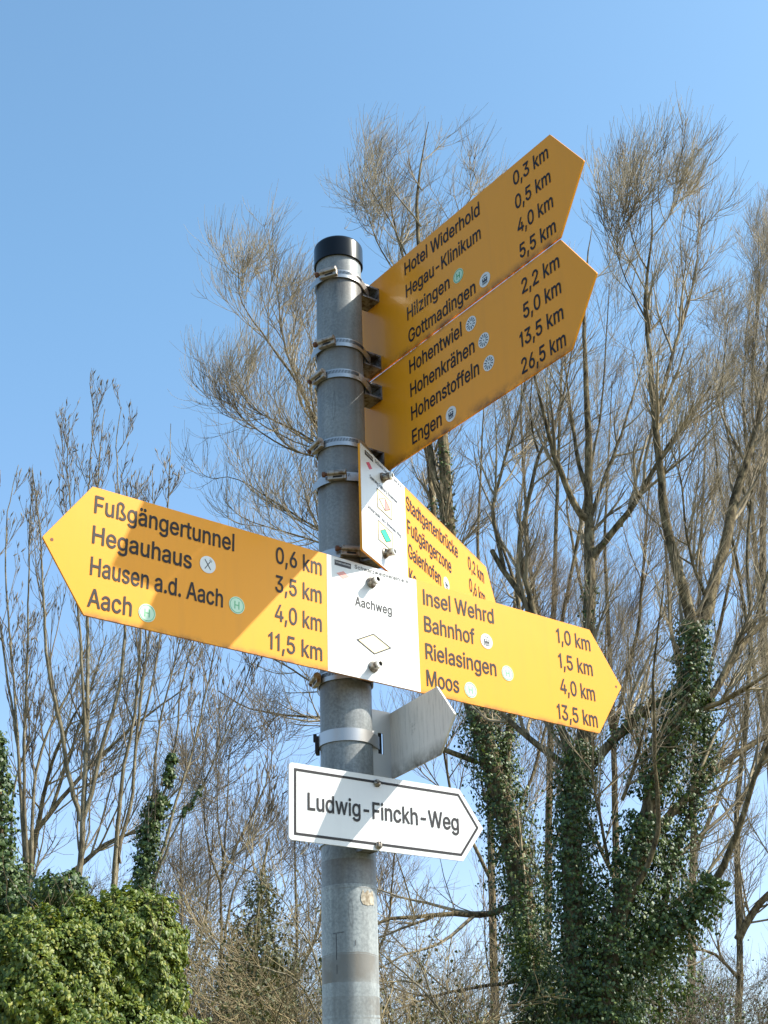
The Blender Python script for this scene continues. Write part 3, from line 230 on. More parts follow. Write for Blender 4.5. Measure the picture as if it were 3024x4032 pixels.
# ------------------------------------------------------------------ materials for the post and the signs
def b_galv(nt, b):
    v = coords(nt, (1, 1, 1)); vs = coords(nt, (1, 1, 0.06))
    n1 = noise(nt, v, 9, 5); n2 = noise(nt, vs, 90, 4, 0.7); n3 = noise(nt, v, 260, 2)
    f = math_(nt, 'ADD', math_(nt, 'MULTIPLY', n1, 0.5), math_(nt, 'MULTIPLY', n2, 0.5))
    c = ramp(nt, f, [(0.36, (0.12, 0.135, 0.14)), (0.5, (0.20, 0.215, 0.22)), (0.64, (0.29, 0.305, 0.30))])
    c = mix(nt, 0.35, c, ramp(nt, n3, [(0.35, (0.09, 0.10, 0.11)), (0.65, (0.34, 0.36, 0.36))]))
    # old tape stains and scratches low on the post
    tc = nt.nodes.new('ShaderNodeTexCoord'); sp = nt.nodes.new('ShaderNodeSeparateXYZ'); nt.links.new(tc.outputs['Object'], sp.inputs[0])
    z = math_(nt, 'ADD', sp.outputs[2], math_(nt, 'MULTIPLY', n1, 0.012))
    st = None
    for z0, z1, k in ((0.246, 0.280, .95), (0.206, 0.229, .85), (0.2015, 0.2030, .95), (0.2805, 0.2820, .9), (0.3655, 0.3670, 0.7)):
        a = math_(nt, 'MULTIPLY', math_(nt, 'GREATER_THAN', z, z0+EYE), math_(nt, 'LESS_THAN', z, z1+EYE))
        a = math_(nt, 'MULTIPLY', a, k); st = a if st is None else math_(nt, 'MAXIMUM', st, a)
    low = math_(nt, 'LESS_THAN', sp.outputs[2], 0.3660+EYE)
    c = mix(nt, low, c, mix(nt, 1.0, c, (1.55, 1.55, 1.50), 'MULTIPLY'))          # the lower tube is less weathered
    st = math_(nt, 'MULTIPLY', st, ramp(nt, noise(nt, v, 17, 3), [(0.40, (.25, .25, .25)), (0.58, (1, 1, 1))]), True)
    c = mix(nt, st, c, (0.15, 0.12, 0.085))
    run = noise(nt, coords(nt, (1, 1, 0.035)), 34, 3, 0.5); big = noise(nt, v, 3.2, 3)
    c = mix(nt, ramp(nt, run, [(0.46, (0, 0, 0)), (0.62, (.55, .55, .55))]), c, (0.105, 0.11, 0.108))
    c = mix(nt, ramp(nt, big, [(0.45, (0, 0, 0)), (0.65, (.35, .35, .35))]), c, (0.34, 0.35, 0.34))
    for zc in (1.3504, 1.2179, 1.1605, 1.038, .977, .851, .66, .49, .405):     # grime run down below the clamps
        g = math_(nt, 'SUBTRACT', zc-0.005+EYE, sp.outputs[2]); g = math_(nt, 'MULTIPLY', math_(nt, 'GREATER_THAN', g, 0.0), math_(nt, 'SUBTRACT', 1.0, math_(nt, 'MULTIPLY', g, 22.0), True))
        c = mix(nt, math_(nt, 'MULTIPLY', g, math_(nt, 'MULTIPLY', run, 1.0)), c, (0.10, 0.075, 0.055))
    vscr = coords(nt, (14, 14, 2.2)); vor = noise(nt, vscr, 3.0, 2, 0.4)
    scr = ramp(nt, vor, [(0.688, (0, 0, 0)), (0.70, (1, 1, 1)), (0.712, (0, 0, 0))])
    c = mix(nt, math_(nt, 'MULTIPLY', scr, 0.55), c, (0.07, 0.075, 0.08))
    nt.links.new(c, b.inputs['Base Color'])
    nt.links.new(ramp(nt, n2, [(0.3, (.38,)*3), (0.7, (.58,)*3)]), b.inputs['Roughness'])
    bump(nt, b, n3, 0.15, 0.001)
def dirt_board(base, dirt, amount, zb=None, lo=0.60):
    def f(nt, b):
        v = coords(nt); n1 = noise(nt, v, 30, 6, 0.7); n2 = noise(nt, v, 4, 3); n3 = noise(nt, v, 170, 4, 0.7)
        st = noise(nt, coords(nt, (1, 1, 0.10)), 55, 4, 0.6)
        c = mix(nt, math_(nt, 'MULTIPLY', n2, 0.12), base, tuple(x*0.80 for x in base))
        c = mix(nt, ramp(nt, st, [(0.5, (0, 0, 0)), (0.75, (.22, .22, .22))]), c, tuple(x*0.72+0.02 for x in base))
        bump(nt, b, n2, 0.25, 0.004)
        m = ramp(nt, n3, [(lo, (0, 0, 0)), (lo+0.08, (1, 1, 1))])
        m = math_(nt, 'MULTIPLY', m, amount)
        if zb is not None:
            tc = nt.nodes.new('ShaderNodeTexCoord'); sp = nt.nodes.new('ShaderNodeSeparateXYZ'); nt.links.new(tc.outputs['Object'], sp.inputs[0])
            for z0, s, k in zb:      # grime along an edge of the board
                e = math_(nt, 'SUBTRACT', 1.0, math_(nt, 'MULTIPLY', math_(nt, 'ABSOLUTE', math_(nt, 'SUBTRACT', sp.outputs[2], z0)), 1.0/s), True)
                e = math_(nt, 'MULTIPLY', math_(nt, 'POWER', e, 1.6), k)
                e = math_(nt, 'MULTIPLY', e, ramp(nt, n1, [(0.38, (0, 0, 0)), (0.62, (1, 1, 1))]))
                m = math_(nt, 'MAXIMUM', m, e)
        c = mix(nt, m, c, dirt); nt.links.new(c, b.inputs['Base Color'])
    return f
YEL = (0.84, 0.325, 0.012)
m_galv = mat('galvanised steel', (0.4, 0.42, 0.43), 0.5, 0.12, 0.4, b_galv)
m_cap = mat('black plastic', (0.004, 0.004, 0.005), 0.24, 0, 0.28)
m_steel = mat('stainless band', (0.44, 0.43, 0.42), 0.36, 0.75)
m_house = mat('worm housing', (0.42, 0.34, 0.27), 0.45, 0.55, 0.5, lambda nt, b: nt.links.new(
    ramp(nt, noise(nt, coords(nt), 120, 4), [(0.36, (0.20, 0.14, 0.10)), (0.52, (0.40, 0.35, 0.30))]), b.inputs['Base Color']))
m_rusty = mat('rusty screw', (0.16, 0.07, 0.04), 0.7, 0.3)
m_dark = mat('dark gap', (0.012, 0.011, 0.012), 0.8)
m_brk = mat('bracket steel', (0.25, 0.24, 0.24), 0.55, 0.6, 0.5, lambda nt, b: nt.links.new(
    ramp(nt, noise(nt, coords(nt), 70, 5, 0.75), [(0.42, (0.07, 0.045, 0.032)), (0.56, (0.24, 0.24, 0.25))]), b.inputs['Base Color']))
m_bolt = mat('weathered bolt', (0.3, 0.27, 0.22), 0.42, 0.85, 0.5, lambda nt, b: nt.links.new(
    ramp(nt, noise(nt, coords(nt), 160, 4), [(0.4, (0.10, 0.07, 0.05)), (0.6, (0.42, 0.38, 0.32))]), b.inputs['Base Color']))
m_boltrim = mat('bolt rim', (0.72, 0.69, 0.62), 0.4, 0.4)
m_yA = mat('yellow board a', YEL, 0.42, 0, 0.22, dirt_board(YEL, (0.16, 0.06, 0.02), 0.10, ((0.6440+0, .010, .9),), 0.68), coat=0.06)
m_yU = mat('yellow board u', YEL, 0.34, 0, 0.2, None, coat=0.13)
m_yU1 = mat('yellow board upper', YEL, 0.34, 0, 0.2, dirt_board(YEL, (0.14, 0.05, 0.01), 0.08, ((1.2012, .016, 1.0),), 0.70), coat=0.13)
m_yU2 = mat('yellow board lower', YEL, 0.34, 0, 0.2, dirt_board(YEL, (0.14, 0.05, 0.01), 0.10, ((1.0149, .022, 1.0), (1.1972, .008, .8)), 0.68), coat=0.13)
m_yS = mat('yellow board s', YEL, 0.42, 0, 0.22, dirt_board(YEL, (0.16, 0.06, 0.02), 0.10, ((1.0026, .006, .9),), 0.68), coat=0.06)
m_white = mat('white panel', (0.68, 0.68, 0.66), 0.35, 0, 0.4, dirt_board((0.68, 0.68, 0.67), (0.35, 0.30, 0.24), 0.10, None, 0.72), coat=0.15)
m_ink = mat('black print', (0.014, 0.009, 0.010), 0.5, 0, 0.25)
m_inkb = mat('dark print', (0.018, 0.017, 0.019), 0.5, 0, 0.25)
m_logo = mat('logo black', (0.008, 0.009, 0.016), 0.4)
m_cream = mat('cream print', (0.78, 0.66, 0.38), 0.4)
m_red = mat('red print', (0.55, 0.03, 0.07), 0.4)
m_pink = mat('faded red print', (0.66, 0.26, 0.22), 0.4)
m_teal = mat('green print', (0.03, 0.42, 0.26), 0.4)
m_pic = mat('pictogram white', (0.66, 0.67, 0.66), 0.4)
m_picg = mat('pictogram pale green', (0.50, 0.68, 0.50), 0.4)
m_green = mat('pictogram green', (0.06, 0.30, 0.10), 0.45)
m_greenf = mat('faded green print', (0.13, 0.42, 0.20), 0.45)
m_street = mat('street sign white', (0.66, 0.66, 0.655), 0.4, 0, 0.35, dirt_board((0.66, 0.66, 0.655), (0.3, 0.26, 0.2), 0.06, None, 0.74), coat=0.1)
def b_back(nt, b):
    v = coords(nt); vs = coords(nt, (1, 1, 0.12))
    n1 = noise(nt, v, 22, 6, 0.7); n2 = noise(nt, vs, 160, 5, 0.75); n3 = noise(nt, v, 7, 2)
    c = ramp(nt, n2, [(0.26, (0.46, 0.43, 0.39)), (0.46, (0.72, 0.67, 0.61)), (0.7, (0.80, 0.75, 0.69))])
    tc = nt.nodes.new('ShaderNodeTexCoord'); sp = nt.nodes.new('ShaderNodeSeparateXYZ'); nt.links.new(tc.outputs['Object'], sp.inputs[0])
    e = math_(nt, 'SUBTRACT', 1.0, math_(nt, 'MULTIPLY', math_(nt, 'SUBTRACT', sp.outputs[2], 0.523), 1/0.022), True)
    e = math_(nt, 'MULTIPLY', e, ramp(nt, n1, [(0.35, (0, 0, 0)), (0.6, (.9, .9, .9))]))
    s = ramp(nt, n1, [(0.66, (0, 0, 0)), (0.74, (.6, .6, .6))])
    c = mix(nt, math_(nt, 'MAXIMUM', e, s), c, (0.10, 0.085, 0.06))
    nt.links.new(c, b.inputs['Base Color'])
m_back = mat('weathered aluminium', (0.35, 0.34, 0.33), 0.8, 0.0, 0.2, b_back)

# ------------------------------------------------------------------ the post
PX, PY, R = -0.06359, 1.94427, 0.038
post = tag(empty('signpost', (PX, PY, 0)), 'tall grey galvanised steel post with black plastic cap carrying all the direction signs', 'signpost')
bm = bmesh.new(); lathe(bm, [(R, 0), (R, 0.3650+EYE), (R-0.0006, 0.3652+EYE), (R-0.0006, 1.42+EYE)], 64)
bm_obj('pole', bm, m_galv, post, True)
bm = bmesh.new()
prof = [(R+0.0004, 1.3885+EYE), (R+0.0030, 1.3885+EYE), (R+0.0030, 1.4215+EYE)]
for k in range(1, 9):
    a = k/8*math.pi/2; prof.append((R+0.0030-0.009*(1-math.cos(a)), 1.4215+0.0085*math.sin(a)+EYE))
prof += [(R*0.5, 1.4312+EYE), (0.001, 1.4318+EYE)]
lathe(bm, prof, 64, cap=(False, True)); bm_obj('cap', bm, m_cap, post, True)
bm = bmesh.new(); lathe(bm, [(R+0.0012, -0.0), (0.075, 0.0), (0.075, 0.02), (R+0.0012, 0.02)], 40, cap=(False, False)); bm_obj('base_collar', bm, m_galv, post)

m_scr = mat('dark scratch', (0.05, 0.052, 0.058), 0.7)
VIEW = math.atan2(-PY, -PX)                 # direction from the pole towards the camera
bm = bmesh.new(); pr = np.random.default_rng(3); top_ = []; bot_ = []
for k in range(9):
    a = VIEW+0.42+k*0.075; r_ = R+0.0007
    zt = .3560+.002*math.sin(k*2.1)+pr.uniform(-.0012, .0012)-(.006 if k in (0, 8) else 0); zb = .3385+pr.uniform(-.0012, .0012)+(.006 if k == 0 else 0)
    top_.append(bm.verts.new((r_*math.cos(a), r_*math.sin(a), zt+EYE))); bot_.append(bm.verts.new((r_*math.cos(a), r_*math.sin(a), zb+EYE)))
for k in range(8): bm.faces.new((bot_[k], bot_[k+1], top_[k+1], top_[k]))
m_paper = mat('old paper residue', (0.42, 0.36, 0.27), 0.85, 0, 0.2, lambda nt, b: nt.links.new(
    ramp(nt, noise(nt, coords(nt), 150, 4), [(0.4, (0.25, 0.20, 0.14)), (0.6, (0.50, 0.45, 0.36))]), b.inputs['Base Color']))
bm_obj('sticker_residue', bm, m_paper, post)
bm = bmesh.new()
for a0, a1, z0, z1 in ((-.62, -.20, .3015, .3030), (-.50, -.475, .268, .3010), (-.485, -.465, .250, .262), (.18, .20, .285, .292)):
    P4 = [(a0, z0), (a1, z0+.0006), (a1, z1+.0004), (a0, z1)]
    if a1-a0 > .2: P4 = [(a0, z0), ((a0+a1)/2, z0+.0004), (a1, z0+.0012), (a1, z1+.0004), ((a0+a1)/2, z1), (a0, z1-.0008)]
    bm.faces.new([bm.verts.new(((R+.0004)*math.cos(VIEW+a), (R+.0004)*math.sin(VIEW+a), z+EYE)) for a, z in P4])
bm_obj('scratch', bm, m_scr, post)
def hull2(pts):
    pts = sorted(set((round(a, 6), round(b, 6)) for a, b in pts))
    def half(ps):
        h = []
        for p in ps:
            while len(h) > 1 and (h[-1][0]-h[-2][0])*(p[1]-h[-2][1])-(h[-1][1]-h[-2][1])*(p[0]-h[-2][0]) <= 0: h.pop()
            h.append(p)
        return h
    a, b = half(pts), half(pts[::-1]); return a[:-1]+b[:-1]
def clamp(parent, zc, bdir, bdist, ang, tilt=0.0, hw=0.0072, tail=True, bw=0.011):
    """hose clamp round the pole and its bracket; parent is a sign whose origin is at the pole axis foot (world frame kept via matrix)"""
    inv = parent.matrix_world.inverted()
    def W(x, y, z): return inv @ Vector((x, y, z))
    bd = np.array([math.cos(bdir), math.sin(bdir)]); bt = np.array([-bd[1], bd[0]])
    rr = R+0.0012
    pts = [(rr*math.cos(2*math.pi*i/96), rr*math.sin(2*math.pi*i/96)) for i in range(96)]
    pts += [tuple(bd*bdist+bt*s) for s in (bw, -bw)]
    h = hull2(pts)
    # resample so no segment is long
    P = []
    for i, p in enumerate(h):
        q = h[(i+1) % len(h)]; d = math.dist(p, q); k = max(1, int(d/0.004))
        for j in range(k): P.append((p[0]+(q[0]-p[0])*j/k, p[1]+(q[1]-p[1])*j/k))
    bm = bmesh.new(); rings = []
    for i, p in enumerate(P):
        a, b = np.array(P[i-1]), np.array(P[(i+1) % len(P)]); t = (b-a)/np.linalg.norm(b-a); nrm = np.array([t[1], -t[0]])
        if nrm @ np.array(p) < 0: nrm = -nrm
        q = np.array(p)+nrm*0.0012
        rings.append([bm.verts.new(W(PX+c[0], PY+c[1], zc+EYE+dz)) for c, dz in ((p, -hw), (q, -hw), (q, hw), (p, hw))])
    for i in range(len(rings)):
        a, b = rings[i], rings[(i+1) % len(rings)]
        for k in range(4): bm.faces.new((a[k], a[(k+1) % 4], b[(k+1) % 4], b[k]))
    band = bm_obj('clamp_band', bm, m_steel, parent)
    # worm slots on the upper part of the band, from the housing to the right
    A = VIEW+ang; bm = bmesh.new(); r1 = rr+0.0016
    for k in range(24):
        a = A+0.36+k*0.058
        if (a-VIEW) > 1.25: break
        m = Matrix.Rotation(a, 4, 'Z'); 
        vs = box(bm, r1-0.0006, r1+0.00015, -0.0004, 0.0004, -0.0004, 0.0052, m @ Matrix.Rotation(0.18, 4, 'X'))
        for v in vs: v.co = W(PX+v.co.x, PY+v.co.y, v.co.z+zc+EYE)
    if len(bm.verts): tag(bm_obj('band_slots', bm, m_dark, band), kind='stuff')
    else: bm.free()
    # housing
    base = Matrix.Translation((PX, PY, zc+EYE)) @ Matrix.Rotation(A, 4, 'Z') @ Matrix.Rotation(tilt, 4, 'X')
    bm = bmesh.new(); T = inv @ base
    sec = [(rr+0.001, -0.0075), (rr+0.0075, -0.0075), (rr+0.0075, -0.001)] + [(rr+0.0065+0.0058*math.cos(t), 0.0022+0.0058*math.sin(t)) for t in np.linspace(-0.5, 2.6, 10)] + [(rr+0.001, 0.0040)]
    f = [bm.verts.new(T @ Vector((x, -0.0145, z))) for x, z in sec]; g = [bm.verts.new(T @ Vector((x, 0.0145, z))) for x, z in sec]
    bm.faces.new(f); bm.faces.new(g[::-1])
    for i in range(len(sec)): j = (i+1) % len(sec); bm.faces.new((f[i], f[j], g[j], g[i]))
    ho = bm_obj('clamp_housing', bm, m_house, parent, bevel=0.0006)
    bm = bmesh.new(); box(bm, rr+0.0072, rr+0.0080, -0.006, 0.008, -0.0052, -0.0022, T); bm_obj('housing_slot', bm, m_dark, ho)
    bm = bmesh.new(); Rm = T @ Matrix.Translation((rr+0.0062, -0.0150, 0.002)) @ Matrix.Rotation(math.pi/2, 4, 'X')
    lathe(bm, [(0.0030, -0.001), (0.0030, 0.003), (0.0046, 0.003), (0.0046, 0.0075), (0.0030, 0.0082)], 8, Rm)
    bm_obj('clamp_screw', bm, m_rusty, ho)
    if tail:                                 # loose end of the band
        bm = bmesh.new(); prev = None
        for k in range(9):
            a = A-0.25-k*0.11; r = rr+0.0018+0.0008*k; dz = -0.003-0.0006*k
            cur = [bm.verts.new(W(PX+r*math.cos(a), PY+r*math.sin(a), zc+EYE+dz+s)) for s in (-hw*.8, hw*.8)]
            if prev: bm.faces.new((prev[0], cur[0], cur[1], prev[1]))
            prev = cur
        o = bm_obj('band_tail', bm, m_steel, parent); md = o.modifiers.new('s', 'SOLIDIFY'); md.thickness = 0.0009
def bracket(parent, x0, x1, yb, yp, z0, z1):
    """C-shaped distance bracket between pole side (yp) and board (yb), open at both ends"""
    t = 0.003; bm = bmesh.new(); a, b = min(yb, yp), max(yb, yp)
    box(bm, x0, x1, a, b, z1-t, z1); box(bm, x0, x1, a, b, z0, z0+t)
    if yb < yp: box(bm, x0, x1, a, a+t, z0+t, z1-t); 
    else: box(bm, x0, x1, b-t, b, z0+t, z1-t)
    if yb < yp: box(bm, x0, x1, b-t, b, z0+t, z1-t)
    else: box(bm, x0, x1, a, a+t, z0+t, z1-t)
    bm_obj('bracket', bm, m_brk, parent)
def collar_bolt(parent, x, z, y0=0.0, L=0.0175):
    T = Matrix.Translation((x, y0, z)) @ Matrix.Rotation(math.pi/2, 4, 'X')   # local +z -> -y (towards the viewer)
    bm = bmesh.new(); lathe(bm, [(0.0082, 0), (0.0082, 0.0022), (0.0070, 0.003), (0.0066, 0.0045), (0.0058, 0.006), (0.0058, L-0.004), (0.0064, L-0.003)], 28, T, (True, True))
    bo = bm_obj('bolt', bm, m_bolt, parent, True)
    bm = bmesh.new(); lathe(bm, [(0.0064, L-0.003), (0.0064, L), (0.0036, L), (0.0036, L-0.004)], 28, T, (False, False)); bm_obj('bolt_rim', bm, m_boltrim, bo)
    bm = bmesh.new(); lathe(bm, [(0.0036, L-0.0035), (0.0034, L-0.0020)], 20, T); bm_obj('bolt_socket', bm, m_dark, bo)
def pictogram(kind, parent, cx, cz, r=0.0123, faded=False):
    y = -0.0006
    base = m_picg if kind == 'stop' else m_pic
    p = sheet('pictogram', [disc_pts(cx, cz, r)], y, base, parent, 0.0005)
    y2 = y-0.0002; g = m_greenf if faded else m_green
    if kind == 'stop':
        p['label'] = 'round pale green bus stop pictogram with letter H'
        ring = loop_line(disc_pts(cx, cz, r*0.86), 0.0009)
        h = [stroke((cx-.0032, cz-.0055), (cx-.0032, cz+.0055), .0017), stroke((cx+.0032, cz-.0055), (cx+.0032, cz+.0055), .0017), stroke((cx-.0024, cz), (cx+.0024, cz), .0016)]
        sheet('pictogram_symbol', ring+h, y2, g, p, 0.0003)
    elif kind == 'train':
        p['label'] = 'round white railway station pictogram'
        a = [[(cx-.0055, cz-.0035), (cx+.0055, cz-.0035), (cx+.006, cz+.0030), (cx-.006, cz+.0030)],
             stroke((cx-.0050, cz+.0058), (cx, cz+.0072), .0012), stroke((cx, cz+.0072), (cx+.0050, cz+.0058), .0012),
             [(cx-.0055, cz-.0075), (cx+.0055, cz-.0075), (cx+.0055, cz-.0042), (cx-.0055, cz-.0042)]]
        sheet('pictogram_symbol', a, y2, m_logo, p, 0.0003)
        w = [[(cx-.0038, cz-.0002), (cx-.001, cz-.0002), (cx-.001, cz+.0018), (cx-.0038, cz+.0018)], [(cx+.001, cz-.0002), (cx+.0038, cz-.0002), (cx+.0038, cz+.0018), (cx+.001, cz+.0018)],
             stroke((cx-.0042, cz-.0068), (cx-.0018, cz-.0050), .0008), stroke((cx+.0018, cz-.0050), (cx+.0042, cz-.0068), .0008), stroke((cx-.0012, cz-.006), (cx+.0012, cz-.006), .0008)]
        sheet('pictogram_windows', w, y2-0.0002, m_pic, p, 0.0002)
    elif kind == 'view':
        p['label'] = 'round white viewpoint pictogram with twelve black rays'
        a = [disc_pts(cx, cz, .0011, 12)]
        for k in range(12):
            t = 2*math.pi*k/12+0.13; c, s = math.cos(t), math.sin(t); q = np.array([-s, c]); i = np.array([c, s])*.0044; o = np.array([c, s])*.0100
            C = np.array([cx, cz]); a.append([tuple(C+i+q*.0004), tuple(C+o+q*.0010), tuple(C+o-q*.0010), tuple(C+i-q*.0004)])
        sheet('pictogram_symbol', a, y2, m_logo, p, 0.0003)
    else:
        p['label'] = 'round white restaurant pictogram with crossed fork and knife'
        a = [stroke((cx-.0048, cz+.0068), (cx+.0045, cz-.0068), .0013), stroke((cx+.0036, cz+.0048), (cx-.0045, cz-.0068), .0011)]
        for d in (-.0013, 0.0, .0013): a.append(stroke((cx+.0036+d, cz+.0048-d*.6), (cx+.0052+d, cz+.0076-d*.6), .0006))
        sheet('pictogram_symbol', a, y2, m_logo, p, 0.0003)
def sign(yaw, off, label, cat='trail sign', group='yellow hiking direction signs on the signpost', name='direction_sign'):
    nn = np.array([math.sin(yaw), -math.cos(yaw)])
    e = empty(name, (PX+nn[0]*off, PY+nn[1]*off, EYE), yaw)
    tag(e, label, cat, group); bpy.context.view_layer.update(); return e

# ---- the wide two-armed sign at the front
aA = math.radians(39.276); offA = 0.0635
A = sign(aA, offA, 'wide double-pointed yellow sign with white middle panel reading Aachweg')
ptsA = [(-.4522, .8212), (-.5150, .7338), (-.4522, .6440), (.4622, .6440), (.5268, .7338), (.4622, .8212)]
ptsA = [ptsA[0], ptsA[1], ptsA[2], ptsA[3], ptsA[4], ptsA[5]]
plate('board', round_poly(ptsA, .002, 2), 0, .0030, m_yA, A)
sheet('white_panel', [[(-.0788, .8209), (-.0788, .6443), (.0883, .6443), (.0883, .8209)]], -0.0003, m_white, A, 0.0006)
CAP = 0.0242
def lines(par, rows, m=m_ink):
    for s, x0, x1, z in rows: text(s, x0, z, x1-x0, CAP, m, par, bold=0.011, label='lettering reading '+s)
lines(A, [('Fußgängertunnel', -.4478, -.2359, .7852), ('Hegauhaus', -.4480, -.3019, .7427), ('Hausen a.d. Aach', -.4480, -.2520, .6994), ('Aach', -.4490, -.3869, .6567),
          ('0,6 km', -.1672, -.0880, .7855), ('3,5 km', -.1678, -.0886, .7425), ('4,0 km', -.1680, -.0888, .6997), ('11,5 km', -.1785, -.0884, .6568),
          ('Insel Wehrd', .1008, .2445, .7845), ('Bahnhof', .1008, .2018, .7415), ('Rielasingen', .1008, .2427, .6984), ('Moos', .1008, .1641, .6568),
          ('1,0 km', .3820, .4600, .7830), ('1,5 km', .3820, .4600, .7402), ('4,0 km', .3808, .4600, .6974), ('13,5 km', .3690, .4600, .6532)])
pictogram('food', A, -.2772, .7550); pictogram('stop', A, -.2301, .7073, faded=True); pictogram('stop', A, -.3651, .6660, faded=True)
pictogram('train', A, .2260, .7515); pictogram('stop', A, .2661, .7074, faded=True); pictogram('stop', A, .1867, .6657, faded=True)
sheet('drill_hole', [disc_pts(-.5025, .7330, .0023, 12)], -0.0003, m_rusty, A); sheet('drill_hole', [disc_pts(.5136, .7320, .0023, 12)], -0.0003, m_rusty, A)
lg = sheet('association_logo', [[(-.0650, .8162), (-.0650, .8078), (-.0354, .8078), (-.0354, .8162)]], -0.0006, m_logo, A)
text('Schwarzwaldverein', -.0635, .8112, .0265, .0030, m_pic, lg, y=-0.0010, bold=0.006)
sheet('trail_mark', [[(-.0617, .7955), (-.0495, .8012), (-.0385, .7950), (-.0500, .7890)]], -0.0006, m_pink, A)
text('Schwarzwaldverein e.V.', -.0286, .8111, .1040, .0058, m_inkb, A, bold=0.012, kern=0.04)
text('Aachweg', -.0292, .7532, .0680, .0135, m_inkb, A, bold=0.016, kern=0.02)
dm = sheet('trail_diamond', [[(-.0265, .7010), (.0030, .7155), (.0340, .7008), (.0040, .6858)]], -0.0006, m_cream, A)
sheet('diamond_outline', loop_line([(-.0265, .7010), (.0030, .7155), (.0340, .7008), (.0040, .6858)], .0015), -0.0009, m_inkb, dm)
for z in (.7952, .6655):
    collar_bolt(A, .0010, z, -0.0004)
    bracket(A, -.018, .018, .0032, offA-R*0.93, z-.014, z+.014)
clamp(A, .7952, math.atan2(-math.cos(aA), math.sin(aA)), 0.050, -0.05); clamp(A, .6600, math.atan2(-math.cos(aA), math.sin(aA)), 0.050, -1.3)

# ---- two boards at the top right, one above the other
aU = math.radians(-53.4484); offU = -0.070
bU = math.atan2(math.cos(aU), -math.sin(aU))
GU = 'yellow hiking direction signs on the signpost'
U1 = sign(aU, offU, 'topmost yellow arrow sign, upper right, from Hotel Widerhold down to Gottmadingen')
U2 = sign(aU, offU, 'yellow arrow sign directly under the topmost one, from Hohentwiel down to Engen')
for S_, zt, zb, zm, m_ in ((U1, 1.3864, 1.2012, 1.2960, m_yU1), (U2, 1.1972, 1.0149, 1.1045, m_yU2)):
    plate('board', round_poly([(-.077, zt), (-.077, zb), (.4505, zb), (.5115, zm), (.4505, zt)], .002, 2), 0, .0030, m_, S_)
lines(U1, [('Hotel Widerhold', .0905, .2850, 1.3475), ('Hegau-Klinikum', .0915, .2836, 1.3030), ('Hilzingen', .0925, .2030, 1.2585), ('Gottmadingen', .0935, .2631, 1.2148),
           ('0,3 km', .3655, .4433, 1.3480), ('0,5 km', .3655, .4433, 1.3040), ('4,0 km', .3660, .4435, 1.2595), ('5,5 km', .3662, .4440, 1.2148)])
lines(U2, [('Hohentwiel', .0925, .2250, 1.1585), ('Hohenkrähen', .0925, .2519, 1.1155), ('Hohenstoffeln', .0923, .2590, 1.0735), ('Engen', .0921, .1660, 1.0312),
           ('2,2 km', .3640, .4440, 1.1540), ('5,0 km', .3630, .4425, 1.1120), ('13,5 km', .3510, .4420, 1.0695), ('26,5 km', .3500, .4418, 1.0262)])
pictogram('stop', U1, .2252, 1.2678); pictogram('train', U1, .2860, 1.2250)
for x, z in ((.2476, 1.1676), (.2739, 1.1238), (.2816, 1.0803)): pictogram('view', U2, x, z)
pictogram('train', U2, .1890, 1.0393)
for S_, zs in ((U1, ((1.3500, -.38), (1.2179, -.49))), (U2, ((1.1605, -.90), (1.0380, -1.03)))):
    for z, ang in zs:
        bracket(S_, -.018, .018, -.0002, -.070+R*0.93, z-.013, z+.013)
        clamp(S_, z, bU, 0.052, ang, tilt=0.06)

# ---- single arm pointing away to the right, behind
aS = math.radians(66.2438); offS = 0.0677; bS = math.atan2(-math.cos(aS), math.sin(aS))
S = sign(aS, offS, 'yellow arrow sign with white left panel reading Stadtgartenbrücke, behind the double-pointed one')
plate('board', round_poly([(-.0775, 1.0026), (-.0775, .8268), (.4536, .8268), (.5160, .9147), (.4536, 1.0026)], .0025, 2), 0, .0035, m_yS, S)
sheet('white_panel', [round_poly([(-.0772, 1.0023), (-.0772, .8271), (.0870, .8271), (.0870, 1.0023)], [.0025, .0025, 0, 0], 2)], -0.0003, m_white, S, 0.0006)
lines(S, [('Stadtgartenbrücke', .0915, .3116, .9640), ('Fußgängerzone', .0930, .2765, .9225), ('Gaienhofen', .0930, .2263, .8815), ('Ka', .0930, .1200, .8390),
          ('0,2 km', .3600, .4376, .9640), ('0,6 km', .3600, .4376, .9225)])
pictogram('train', S, .2500, .8937)
lg = sheet('association_logo', [[(-.0612, .9976), (-.0612, .9898), (-.0326, .9898), (-.0326, .9976)]], -0.0006, m_logo, S)
text('Schwarzwaldverein', -.0600, .9925, .0262, .0028, m_pic, lg, y=-0.0010, bold=0.006)
sheet('trail_mark', [[(-.0580, .9776), (-.0470, .9832), (-.0360, .9765), (-.0465, .9708)]], -0.0006, m_red, S)
text('Schwarzwaldverein e.V.', -.0256, .9930, .1027, .0056, m_inkb, S, bold=0.012, kern=0.03)
text('Querweg Freiburg-Bodensee', -.0461, .9570, .1012, .0062, m_inkb, S, bold=0.012, kern=0.02)
text('Schwarzwald-Jura-Bodensee-Weg', -.0562, .9030, .1213, .0062, m_inkb, S, bold=0.012, kern=0.02)
